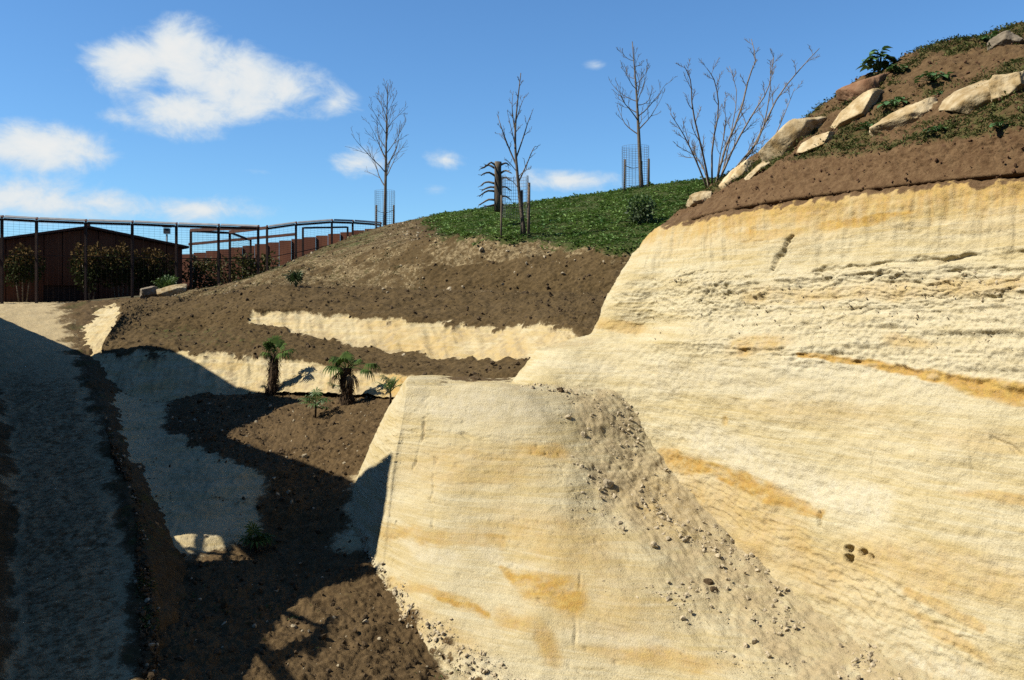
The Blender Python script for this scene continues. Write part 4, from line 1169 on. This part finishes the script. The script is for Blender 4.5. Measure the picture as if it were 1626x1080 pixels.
def dead_trunk():
    Y = 33.5
    base = P(791, 332, Y)
    s = Y / F
    root = tag(empty('dead_trunk', base), 'short dead trunk with dark curved side branches like ribs', 'dead trunk')
    rnd = random.Random(3)
    path = [Vector(P(792, 336, Y)), Vector(P(791, 310, Y)), Vector(P(791, 285, Y)), Vector(P(790.5, 268, Y)), Vector(P(791, 257, Y))]
    mb = MB(); mb.tube(path, [.17, .15, .135, .125, .13], 10)
    o = mb.build('trunk', M_DEAD, root, origin=base)
    ribs = [((787, 268), (776, 262), (769, 266), (763, 268)), ((787, 280), (777, 274), (768, 276), (764, 279)), ((787, 292), (776, 289), (768, 291), (763, 296)), ((787, 304), (775, 303), (766, 308), (761, 312)),
            ((787, 318), (776, 317), (767, 322), (760, 326)), ((787, 263), (780, 258), (774, 262), (770, 263)), ((795, 262), (803, 259), (808, 262)), ((795, 284), (803, 282), (809, 286)), ((795, 298), (803, 297), (812, 303)), ((795, 275), (803, 271), (812, 275)),
            ((787, 298), (779, 297), (770, 300), (765, 303)), ((787, 325), (778, 327), (769, 328)), ((795, 312), (803, 312), (811, 317))]
    for k, r in enumerate(ribs):
        dy = [0, -.1, -.25, -.3] if k % 2 else [0, .05, .1, .1]
        lp = resample([Vector(P(x, y, Y + dy[min(i, 3)])) for i, (x, y) in enumerate(r)], 7)
        mb = MB(); mb.tube(lp, [.042 - .004 * i for i in range(7)], 6)
        twigs(mb, lp, [.03 - .003 * i for i in range(7)], rnd, 1, 2, .45, .5, .6, .0, .12, .008, .5)
        mb.build('branch', M_DEAD, root, origin=base)
dead_trunk()


# ------------------------------------------------------------------ leafy plants
def quads(name, V, mat, parent, origin):
    V = np.asarray(V) - np.array(origin)
    f = np.arange(len(V) * 4).reshape(-1, 4)
    return obj(name, fast_mesh(name, V.reshape(-1, 3), f, smooth=False), mat, parent)


def blade(p, d, side, L, w, droop=.25):
    p = np.array(p, float); d = np.array(d, float); side = np.array(side, float)
    m = p + d * L * .55
    t = p + d * L - np.array([0, 0, droop * L])
    return [p, m + side * w, t, m - side * w]


def fan_frond(mb, c0, d, L, fan, rnd, nl=16, droop=.35):
    """petiole and a fan of narrow leaflets"""
    d = Vector(d).normalized()
    tip = Vector(c0) + d * L - Vector((0, 0, .10 * L))
    mid = Vector(c0) + d * L * .55 + Vector((0, 0, .03 * L))
    mb.tube([c0, mid, tip], [.012, .009, .007], 4)
    ax = (tip - mid).normalized()
    side = ax.cross(Vector((0, 0, 1)))
    if side.length < .1: side = Vector((1, 0, 0))
    side.normalize(); nrm = side.cross(ax).normalized()
    for k in range(nl):
        a = math.radians(-125 + 250 * k / (nl - 1)) + rnd.uniform(-.05, .05)
        dr = (ax * math.cos(a) + side * math.sin(a)).normalized()
        ln = fan * (1 - .28 * abs(a) / 2.2) * rnd.uniform(.85, 1.1)
        wv = dr.cross(nrm).normalized() * (.03 * fan / .45)
        p1 = tip + dr * ln * .5 + nrm * .02 * ln
        p2 = tip + dr * ln * .8 - Vector((0, 0, droop * .35 * ln))
        p3 = tip + dr * ln * .98 - Vector((0, 0, droop * ln * rnd.uniform(.6, 1.2)))
        b = len(mb.v)
        for q in (tip, p1 + wv, p1 - wv, p2 + wv * .8, p2 - wv * .8, p3): mb.v.append(tuple(q))
        mb.f += [(b, b + 1, b + 2), (b + 1, b + 3, b + 4, b + 2), (b + 3, b + 5, b + 4)]


def palm(px_, py_, h_px, r_, fronds, label, seed, lean=0.0):
    rnd = random.Random(seed)
    b = te.at(px_, py_)
    s = k_of(b)
    base = Vector(b) - Vector((0, 0, .05))
    hgt = h_px * s
    root = tag(empty('palm', base), label, 'palm', 'young palms on the terrace')
    top = base + Vector((lean * s, 0, hgt))
    # shaggy trunk
    mb = MB()
    path = [base.lerp(top, t) for t in np.linspace(0, 1, 9)]
    mb.tube(path, [r_ * (.92 + .12 * math.sin(i * 1.7)) * (1.05 if i < 2 else 1) for i in range(9)], 12)
    tr = mb.build('trunk', M_FIBRE, root, origin=base)
    V = []
    for k in range(420):
        t = rnd.uniform(.02, 1.0); a = rnd.uniform(0, 6.283)
        p = base.lerp(top, t) + Vector((math.cos(a), math.sin(a), 0)) * r_ * .92
        out = rnd.uniform(.25, .7); dn = rnd.choice((-1, -1, -1, .6))
        dd = Vector((math.cos(a) * out, math.sin(a) * out, dn)).normalized()
        sd = Vector((-math.sin(a), math.cos(a), 0))
        V.append(blade(p, dd, sd, rnd.uniform(.10, .24), rnd.uniform(.006, .016), 0))
    quads('fibre_skirt', V, M_FIBRE, tr, base)
    for (az, el_, L, fan, droop, dry) in fronds:
        a = math.radians(az); e = math.radians(el_)
        mb = MB()
        fan_frond(mb, top - Vector((0, 0, .03)), (math.cos(a) * math.cos(e), math.sin(a) * math.cos(e), math.sin(e)), L, fan, rnd, 17, droop)
        mb.build('frond', M_PALMDRY if dry else M_PALMLEAF, root, smooth=False, origin=base)


palm(553, 637, 60, .15, [(180, 45, .28, .30, .6, 0), (205, 20, .30, .30, .9, 0), (150, 50, .30, .30, .5, 0), (0, 18, .60, .30, .9, 0), (-20, 5, .52, .26, 1.0, 0), (30, 40, .32, .28, .6, 0), (265, 55, .26, .28, .7, 0), (90, 70, .30, .28, .4, 0), (240, 15, .30, .26, 1.0, 0), (195, -25, .26, .26, 1.0, 1), (-40, -30, .26, .26, 1.0, 1)],
     'thicker young palm with drooping fans in front of the sand band', 2, -4)
palm(433, 621, 64, .125, [(175, 62, .30, .32, .4, 0), (20, 30, .36, .32, .7, 0), (100, 75, .36, .34, .3, 0), (330, 20, .30, .30, .9, 0), (240, 65, .30, .32, .4, 0), (205, 30, .22, .24, .9, 0), (60, 60, .32, .30, .4, 0)],
     'slimmer young palm with few upright fans, left of the thicker palm', 6, 5)


def small_palm(px_, py_, h_px, n, fan, label, seed, mat=M_PALMLEAF, sheet=None, cat='plant', stem=True, Y=None):
    rnd = random.Random(seed)
    b = (sheet or te).at(px_, py_) if Y is None else P(px_, py_, Y)
    s = k_of(b); base = Vector(b) - Vector((0, 0, .03))
    hgt = h_px * s
    root = tag(empty('fan_palm' if stem else 'palm_shrub', base), label, cat)
    if stem:
        mb = MB(); mb.tube([base, base + Vector((.01, 0, hgt * .3)), base + Vector((-.01, 0, hgt * .5))], [.028, .024, .02], 6)
        mb.build('stem', M_FIBRE, root, origin=base)
    for k in range(n):
        a = k * 2.4 + rnd.uniform(-.3, .3)
        e = math.radians(rnd.uniform(10, 75) if stem else rnd.uniform(45, 85))
        mb = MB()
        st = base + Vector((0, 0, hgt * (rnd.uniform(.3, .5) if stem else .02)))
        fan_frond(mb, st, (math.cos(a) * math.cos(e), math.sin(a) * math.cos(e), math.sin(e)), hgt * (.36 if stem else .5) * rnd.uniform(.7, 1.1), fan * rnd.uniform(.8, 1.1), rnd, 11, .35)
        mb.build('frond', mat, root, smooth=False, origin=base)


small_palm(500, 660, 52, 13, .22, 'low green fan palm on a short stem, nearest plant on the terrace', 3, M_LEAFBRIGHT)
small_palm(617, 642, 58, 11, .17, 'yellow green leafy plant on a thin stem beside the outcrop corner', 5, M_LEAFBRIGHT)
small_palm(526, 624, 34, 5, .12, 'thin upright green seedling between the two palms', 7, M_LEAFBRIGHT)
small_palm(420, 622, 26, 5, .12, 'tiny dark plant at the foot of the slimmer palm', 9, M_DARKLEAF)
small_palm(470, 452, 40, 13, .34, 'lone green palm shrub on the left shoulder of the hill', 11, M_LEAF, hl, 'shrub', False)
small_palm(266, 466, 44, 16, .45, 'bright green palm shrub in front of the dark fence', 13, M_LEAFBRIGHT, None, 'shrub', False, 38.6)
small_palm(408, 872, 40, 11, .25, 'dark fan palm standing in the shaded hollow', 15, M_PALMLEAF, te, 'plant', True)


def leaf_cloud(name, base, lobes, n, size, mats, label, cat, seed, stems=(), group=None):
    r = np.random.RandomState(seed)
    base = np.array(base)
    root = tag(empty(name, base), label, cat, group)
    for st in stems:
        mb = MB(); mb.tube([Vector(q) for q in st], [.035, .028, .018], 5); mb.build('stem', M_TWIG, root, origin=base)
    per = np.array([l[3] * l[4] * l[5] for l in lobes]) ** .67; per = per / per.sum()
    allV = [[] for _ in mats]
    for (lx, ly, lz, rx, ry, rz), w in zip(lobes, per):
        m = int(n * w)
        d = r.normal(size=(m, 3)); d /= np.linalg.norm(d, axis=1)[:, None]
        rad = r.uniform(.35, 1.0, m) ** .6
        wob = 1 + .35 * fbm(d * 1.0 + lx, 2.2, 3, seed=seed)
        p = base + np.array([lx, ly, lz]) + d * np.array([rx, ry, rz]) * (rad * wob)[:, None]
        dd = d * .6 + r.normal(size=(m, 3)) * .6; dd /= np.linalg.norm(dd, axis=1)[:, None]
        sd = np.cross(dd, r.normal(size=(m, 3))); sd /= np.linalg.norm(sd, axis=1)[:, None]
        L = size * r.uniform(.6, 1.3, m); wv = L * .28
        q = np.stack([p, p + dd * (L * .5)[:, None] + sd * wv[:, None], p + dd * L[:, None], p + dd * (L * .5)[:, None] - sd * wv[:, None]], 1)
        topn = d[:, 2] * .6 + rad * .5 + r.uniform(-.35, .35, m)
        if len(mats) == 1:
            allV[0].append(q)
        else:
            hi = topn > .66
            allV[0].append(q[~hi]); allV[1].append(q[hi])
    for k, mt in enumerate(mats):
        V = np.concatenate(allV[k])
        quads('foliage' if k == 0 else 'young_shoots', V, mt, root, base)['kind'] = 'stuff'
    return root


def bush_px(px_, py0, py1, w, Y, mats, label, seed, n=2600, size=.16, nl=5, cat='bush', group=None, stem=True, trunk=.35):
    s = Y / F
    base = P(px_, py0, Y)
    Ht = (py0 - py1) * s; Wd = w * s
    r = random.Random(seed)
    lobes = []
    for k in range(nl):
        t = (k + .5) / nl - .5
        hh = Ht * r.uniform(.75, 1.0)
        lobes.append((t * Wd * .8, r.uniform(-.2, .2), hh - Ht * (1 - trunk) * .5 * (hh / Ht), Wd / nl * .85 + .12, .55, Ht * (1 - trunk) * .55))
    st = []
    if stem:
        for k in range(min(nl, 4)):
            l = lobes[k]
            st.append((base + np.array([l[0] * .4, 0, -.2]), base + np.array([l[0] * .7, 0, Ht * .3]), base + np.array([l[0], l[1], l[2]])))
    return leaf_cloud('bush', base, lobes, n, size, mats, label, cat, seed, st, group)


GR = 'bushes inside the aviary fence'
M_AVLEAF = simple_mat('aviary_bush_leaf', (.025, .036, .010), (.06, .072, .02), 4, .85, 0, spec=.05, trans=.12)
M_AVTIP = simple_mat('aviary_bush_tip', (.10, .062, .022), (.17, .11, .038), 4, .85, 0, spec=.05, trans=.12)
bush_px(36, 478, 390, 52, 41.0, [M_AVLEAF, M_AVTIP], 'slender stemmed bush with coppery tips behind the fence, leftmost', 1, 1700, .15, 3, group=GR, trunk=.45)
bush_px(142, 476, 388, 52, 41.8, [M_AVLEAF, M_AVTIP], 'coppery tipped bush under the gable ridge of the rusty shed', 2, 1700, .15, 3, group=GR)
bush_px(192, 476, 384, 62, 42.3, [M_AVLEAF, M_AVTIP], 'tallest coppery tipped bush before the shed, middle of the row', 3, 2200, .15, 4, group=GR)
bush_px(246, 474, 388, 50, 42.8, [M_AVLEAF, M_AVTIP], 'coppery tipped bush right of the tallest one before the shed', 4, 1700, .15, 3, group=GR)
M_OLIVE = simple_mat("olive_hedge_leaf", (.06, .065, .012), (.12, .115, .025), 3, .7, 0, trans=.2)
bush_px(330, 472, 408, 80, 48.5, [M_OLIVE], 'olive hedge shrub before the rusty sheet fence, left one', 5, 2200, .17, 5, stem=False, trunk=0, group='hedge before the sheet fence')
bush_px(405, 460, 402, 80, 47.8, [M_OLIVE], 'olive hedge shrub before the rusty sheet fence, right one', 6, 2200, .17, 5, stem=False, trunk=0, group='hedge before the sheet fence')
b = hl.at(1017, 352)
bush_px(1017, 352, 312, 24, b[1], [M_LEAF, M_LEAFBRIGHT], 'dark bushy shrub on the green hilltop left of the cliff', 7, 1100, .12, 2, stem=False, trunk=0, cat='shrub')


def weed(px_, py_, w_px, h_px, n, label, seed, leaf=.17, dY=0.0, grp='leafy weeds on the mound'):
    rnd = random.Random(seed)
    b = mo.at(px_, py_)
    s = k_of(b)
    base = Vector(b) + Vector((0, -.02, -.02))
    root = tag(empty('weed', base), label, 'weed', grp)
    R_, Hh = w_px * s * .5, h_px * s
    for k in range(n):
        a = k * 2.4 + rnd.uniform(-.4, .4); t = rnd.uniform(.1, 1)
        tipc = base + Vector((math.cos(a) * R_ * t, math.sin(a) * R_ * t * .8, Hh * (1 - .65 * t) * rnd.uniform(.6, 1.05)))
        mb = MB()
        mb.tube([base, base.lerp(tipc, .5) + Vector((0, 0, .06 * Hh)), tipc], [.007, .006, .004], 4)
        d = Vector((math.cos(a), math.sin(a), rnd.uniform(-.2, .5))).normalized()
        sd = d.cross(Vector((0, 0, 1))).normalized(); up = sd.cross(d)
        L = leaf * rnd.uniform(.7, 1.25)
        prof = [(0, .0), (.12, .30), (.35, .46), (.62, .40), (.85, .20), (1.0, 0)]
        bi = len(mb.v)
        for (tt, ww) in prof:
            c = tipc + d * L * tt - Vector((0, 0, .45 * L * tt * tt)) 
            jit = rnd.uniform(.85, 1.15)
            mb.v.append(tuple(c + sd * L * ww * jit + up * L * .10 * ww)); mb.v.append(tuple(c - up * .03 * L)); mb.v.append(tuple(c - sd * L * ww * jit + up * L * .10 * ww))
        for i in range(len(prof) - 1):
            q = bi + i * 3
            mb.f += [(q, q + 3, q + 4, q + 1), (q + 1, q + 4, q + 5, q + 2)]
        mb.build('leaf', M_WEED, root, origin=base)


weed(1394, 110, 44, 40, 44, 'big dark green leafy weed standing out on the skyline', 1, .17)
weed(1424, 110, 42, 14, 22, 'spreading green weed right of the skyline weed', 2, .13)
weed(1480, 124, 52, 18, 26, 'broad green weed in the middle of the mound slope', 3, .13)
weed(1420, 165, 42, 18, 24, 'green weed squeezed between the pale slab and the long block', 4, .12)
weed(1376, 200, 26, 12, 14, 'small green weed below the buff slab', 5, .09)
weed(1266, 184, 12, 9, 8, 'tiny weed on the skyline left of the stacked slabs', 6, .08)
weed(1330, 154, 16, 12, 10, 'small weed at the left tip of the stacked slabs', 7, .09)
weed(1570, 60, 34, 12, 18, 'green weed near the grey rock at the top right', 8, .11)
weed(1490, 148, 26, 9, 12, 'small low weed left of the largest block', 9, .09)
weed(1485, 205, 30, 12, 14, 'small weed on the grassy edge below the long block', 10, .09)
weed(1585, 200, 34, 12, 14, 'small weed on the grassy edge under the largest block', 11, .09)

# ------------------------------------------------------------------ aviary fence
def fence_run(posts, label, wires=True, canopy=True):
    """posts: (column, top row, depth, base height)"""
    pts = [(Vector(P(x, yt, Y)), zb) for (x, yt, Y, zb) in posts]
    base = Vector((pts[0][0].x, pts[0][0].y, pts[0][1]))
    root = tag(empty('aviary_fence', base), label, 'fence', 'steel aviary fences')
    for (t, zb) in pts:
        mb = MB(); mb.box(((t.x), t.y, (t.z + zb) / 2), (.095, .095, t.z - zb)); mb.build('post', M_DARKSTEEL, root, False, base)
        if canopy:
            mb = MB(); mb.bar(t + Vector((-.02, .10, .12)), t + Vector((.05, -.10, .02)), .09, .05); mb.build('bracket', M_CORTENROOF, root, False, base)
    for k in range(len(pts) - 1):
        (a, za), (b_, zb) = pts[k], pts[k + 1]
        mb = MB(); mb.bar(a + Vector((.07, 0, -.03)), b_ + Vector((-.07, 0, -.03)), .07, .10); mb.build('top_rail', M_DARKSTEEL, root, False, base)
        ma = a.lerp(Vector((a.x, a.y, za)), .38); mbb = b_.lerp(Vector((b_.x, b_.y, zb)), .38)
        mb = MB(); mb.bar(ma + Vector((.07, 0, 0)), mbb + Vector((-.07, 0, 0)), .035, .035); mb.build('mid_rail', M_DARKSTEEL, root, False, base)
        if canopy:
            mb = MB()
            o1 = [a + Vector((.1, .07, .11)), b_ + Vector((-.02, .07, .11)), b_ + Vector((-.02, -.07, .03)), a + Vector((.1, -.07, .03))]
            mb.add(o1 + [q + Vector((0, 0, .03)) for q in o1], [(0, 1, 2, 3), (7, 6, 5, 4), (0, 4, 5, 1), (1, 5, 6, 2), (2, 6, 7, 3), (3, 7, 4, 0)])
            mb.build('canopy_strip', M_GREYSHEET, root, False, base)
        if wires:
            mb = MB()
            nz = int((a.z - za) / .10)
            for j in range(nz):
                f = j / nz
                p0 = a.lerp(Vector((a.x, a.y, za)), f); p1 = b_.lerp(Vector((b_.x, b_.y, zb)), f)
                mb.bar(p0, p1, .006, .006)
            nx = max(3, int((b_ - a).length / .2))
            for j in range(1, nx):
                p0 = a.lerp(b_, j / nx); z0 = za + (zb - za) * j / nx
                mb.bar(p0, (p0.x, p0.y, z0), .004, .004)
            mb.build('wire_panel', M_DARKSTEEL, root, False, base)


fence_run([(-75, 342, 37.4, .1), (3, 347, 38.0, .1), (58, 350, 38.6, .1), (136, 353, 39.3, .1), (210, 355, 39.9, .1), (280, 358, 40.7, .1), (347, 360, 41.3, .2), (410, 362, 41.9, .3)], 'dark steel aviary fence with wire mesh in front of the rusty shed')
fence_run([(424, 362, 45, .4), (470, 356, 46, .8), (527, 352, 47.5, 1.6), (560, 353, 49, 1.9), (604, 356, 51, 2.0)], 'steel aviary fence running up behind the hill shoulder to the leftmost sapling', canopy=True)
fence_run([(303, 366, 46, .3), (365, 369, 47.5, .3), (398, 380, 53, .3)], 'inner steel fence frame between the shed corner and the hedge', canopy=False)
fence_run([(481, 361, 50, .8), (552, 360, 53, 1.8)], 'rear steel frame seen through the fence by the hill shoulder', canopy=False, wires=False)

def cage_beams():
    root = tag(empty('cage_roof_frame', P(303, 366, 46)), 'rusty roof beams tying the aviary fence to the shed', 'roof frame')
    o = P(303, 366, 46)
    for a, b_ in ((P(303, 365.5, 46), P(410, 361.5, 42)), (P(365, 368.5, 47.5), P(424, 361.8, 45)), (P(300, 388, 53), P(470, 372, 50.5))):
        mb = MB(); mb.bar(a, b_, .10, .14); mb.build('beam', M_CORTENROOF, root, False, o)
cage_beams()

# ------------------------------------------------------------------ rusty shed, sheet fence, lamp
def shed():
    a = math.radians(34)
    L = P(-22, 480, 41.6); L[2] = 0.1
    dx = np.array([math.cos(a), math.sin(a), 0])
    dn = np.array([-math.sin(a), math.cos(a), 0])
    def onp(px_):           # distance along the facade where this column meets it
        r = (px_ - CX) / F
        return (r * L[1] - L[0]) / (dx[0] - r * dx[1])
    tr, tc_ = onp(290), onp(139)
    def pt(t, z, back=0.0): return Vector(L + dx * t + dn * back + np.array([0, 0, z]))
    def ztop(px_, py_):
        t = onp(px_); Y = (L + dx * t)[1]
        return (CY - py_) / F * Y - L[2]
    zr, ze, zl = ztop(139, 363), ztop(290, 393), ztop(-22, 384)
    root = tag(empty('shed', pt(0, 0)), 'long rusty metal shed with a low gable behind the fence', 'shed')
    o = pt(0, 0)
    # facade from upright sheets with open joints
    edges = list(np.linspace(0, tr, 12))
    def top(t):
        return zl + (zr - zl) * t / tc_ if t < tc_ else zr + (ze - zr) * (t - tc_) / (tr - tc_)
    door = (3, 5)
    for k in range(11):
        t0, t1 = edges[k] + .02, edges[k + 1] - .02
        zb = 0.0 if not (door[0] <= k < door[1]) else 1.25
        tm = [t0] + ([tc_] if t0 < tc_ < t1 else []) + [t1]
        prof = [(t0, zb)] + [(t, top(t) - .04) for t in tm] + [(t1, zb)]
        mb = MB(); n = len(prof)
        off = .02 * (k % 2)
        vs = [pt(t, z, off) for t, z in prof] + [pt(t, z, off + .05) for t, z in prof]
        fs = [tuple(range(n))] + [tuple(range(2 * n - 1, n - 1, -1))] + [(i, n + i, n + (i + 1) % n, (i + 1) % n) for i in range(n)]
        mb.add(vs, fs); mb.build('wall_sheet', M_CORTEN, root, False, o)
    mb = MB()
    vs = [pt(.05, 0, .09), pt(tr - .05, 0, .09), pt(tr - .05, ze - .1, .09), pt(tc_, zr - .1, .09), pt(.05, zl - .1, .09)]
    vs += [v + Vector(dn) * 11 for v in vs]
    mb.add(vs, [(0, 1, 2, 3, 4), (9, 8, 7, 6, 5), (0, 5, 6, 1), (1, 6, 7, 2), (2, 7, 8, 3), (3, 8, 9, 4), (4, 9, 5, 0)])
    mb.build('inner_wall', M_DARKSTEEL, root, False, o)
    for (t0, z0, t1, z1) in ((-.25, zl - .06, tc_, zr + .02), (tc_, zr + .02, tr + .25, ze - .04)):
        mb = MB()
        vs = [pt(t0, z0, -.25), pt(t1, z1, -.25), pt(t1, z1, 11.4), pt(t0, z0, 11.4)]
        vs += [v + Vector((0, 0, .10)) for v in vs]
        mb.add(vs, [(3, 2, 1, 0), (4, 5, 6, 7), (0, 1, 5, 4), (1, 2, 6, 5), (2, 3, 7, 6), (3, 0, 4, 7)])
        mb.build('roof', M_CORTENROOF, root, False, o)
    mb = MB(); mb.box(pt(tc_, zr + .15, 0), (.18, .18, .14)); mb.build('ridge_cap', M_CORTENROOF, root, False, o)
shed()


def sheet_fence():
    base = P(288, 470, 56)
    root = tag(empty('sheet_fence', base), 'stepped fence of upright rusty steel sheets behind the hedge', 'fence')
    n = 17
    for k in range(n):
        t0, t1 = k / n, (k + .97) / n
        x0, x1 = 288 + 330 * t0, 288 + 330 * t1
        Y0, Y1 = 56 - 3 * t0, 56 - 3 * t1
        yt = 405 - 46 * (k + .5) / n
        z = (CY - yt) / F * (Y0 + Y1) / 2
        mb = MB()
        off = .09 * (k % 2)
        A0 = P(x0, 470, Y0 + off); A1 = P(x1, 470, Y1 + off)
        vs = [(A0[0], A0[1], .2), (A1[0], A1[1], .2), (A1[0], A1[1], z), (A0[0], A0[1], z)]
        vs += [(v[0], v[1] + .06, v[2]) for v in vs]
        mb.add(vs, [(0, 1, 2, 3), (7, 6, 5, 4), (0, 4, 5, 1), (1, 5, 6, 2), (2, 6, 7, 3), (3, 7, 4, 0)])
        mb.build('steel_sheet', M_CORTEN, root, False, base)
sheet_fence()


def lamp_post():
    b = P(265, 430, 60)
    root = tag(empty('lamp_post', b), 'small box lamp on a pole behind the shed roof', 'lamp post')
    mb = MB(); mb.tube([P(265, 430, 60), P(265, 372, 60)], .05, 8); mb.build('pole', M_LAMP, root, origin=b)
    mb = MB(); mb.box(P(265, 367, 60), (.34, .3, .34)); mb.box(P(265, 360.5, 60), (.46, .4, .06)); mb.build('lamp_head', M_LAMP, root, False, b)
lamp_post()


# ------------------------------------------------------------------ boarded lookout unseen left of the view, shaped to cast the shadow over the path and the hollow
def caster():
    m_, c_ = -.575, -1.1                            # it stands along the line X = m Y + c, just outside the view
    outline = [(-40, 492, pa), (0, 502, pa), (70, 530, pa), (138, 560, pa), (172, 552, hl), (265, 552, hl), (310, 572, hl), (372, 611, hl), (430, 624, te), (482, 632, te), (425, 655, te), (358, 692, te), (420, 712, te), (490, 733, te), (560, 760, te), (622, 716, oc), (608, 800, oc), (606, 890, oc), (573, 894, te), (512, 930, te), (452, 969, te), (414, 1022, te), (384, 1085, te)]  # shadow edge, traced back along the sun to shape the boards
    pr = []
    for x, y, sh in outline:
        p = sh.at(x, y)
        t = -(p[0] - m_ * p[1] - c_) / (S[0] - m_ * S[1])
        q = p + t * S
        pr.append((q[1], q[2]))
    return pr
CAST_OUTLINE = caster()


def build_caster():
    m_, c_ = -.575, -1.1
    def proj(x, y, sh):
        p = sh.at(x, y)
        t = -(p[0] - m_ * p[1] - c_) / (S[0] - m_ * S[1])
        q = p + t * S
        return q[1], q[2]
    ys = np.array([a for a, b in CAST_OUTLINE]); zs = np.array([b for a, b in CAST_OUTLINE])
    o_ = np.argsort(ys); ys, zs = ys[o_], zs[o_]
    base = (m_ * 16 + c_, 16.0, -4.0)
    root = tag(empty('boarded_caster', base), 'unseen boarded timber lookout on the bank left of the path', 'caster')  # added out of view for its shadow
    lit_gap = [proj(x, y, te) for x, y in ((296, 842), (384, 868), (384, 886), (300, 884))]  # gap cut so that sun makes a lit patch in the hollow
    wy0, wy1 = min(w[0] for w in lit_gap), max(w[0] for w in lit_gap)
    wz0, wz1 = min(w[1] for w in lit_gap), max(w[1] for w in lit_gap)
    dirv = Vector((m_, 1, 0)).normalized()
    nrm = Vector((-dirv.y, dirv.x, 0))
    mb = MB()
    y = ys[0]; step = .11
    while y < 40:
        y1 = y + step
        z0_, z1_ = np.interp([y, y1], ys, zs)
        if y > ys[-1]:
            z0_ = z1_ = zs[-1] - .02 * (y - ys[-1])
        spans = [(-4.6, None)]
        if wy0 < (y + y1) / 2 < wy1:
            f = ((y + y1) / 2 - wy0) / (wy1 - wy0)
            spans = [(-4.6, wz0 + .1), (wz1 + .0, None)]
        for a, b in spans:
            ta, tb = (z0_, z1_) if b is None else (b, b)
            A = Vector((m_ * y + c_, y, a)); Bv = Vector((m_ * y1 + c_, y1, a))
            vs = [A, Bv, Vector((Bv.x, Bv.y, tb)), Vector((A.x, A.y, ta))]
            vs += [v + nrm * .06 for v in vs]
            mb.add(vs, [(0, 1, 2, 3), (7, 6, 5, 4), (0, 4, 5, 1), (1, 5, 6, 2), (2, 6, 7, 3), (3, 7, 4, 0)])
        y = y1
    mb.build('boarding', M_TIMBER, root, False, base)
    for k in range(9):
        yy = 10 + k * 3.2
        mb = MB(); A = Vector((m_ * yy + c_, yy, -4.6)) + nrm * .16
        mb.bar(A, Vector((A.x, A.y, float(np.interp(yy, ys, zs)) - .15)), .16); mb.build('post', M_TIMBER, root, False, base)
    def pp(x, y):
        a, b = proj(x, y, te)
        return Vector((m_ * a + c_, a, b)) + nrm * .02
    for a, b, w in (((446, 968), (524, 998), .08), ((534, 975), (502, 1040), .06), ((412, 1018), (466, 1090), .10), ((430, 1048), (512, 996), .09)):  # bars laid only to throw the lattice shadow on the soil
        mb = MB(); mb.bar(pp(*a), pp(*b), w); mb.build('shadow_bar', M_TIMBER, root, False, base)
    for a, b in (((322, 835), (306, 890)), ((362, 850), (352, 895)), ((300, 866), (390, 880))):  # bars added to stripe the lit patch with shadow
        mb = MB(); mb.bar(pp(*a), pp(*b), .07); mb.build('patch_bar', M_TIMBER, root, False, base)
build_caster()
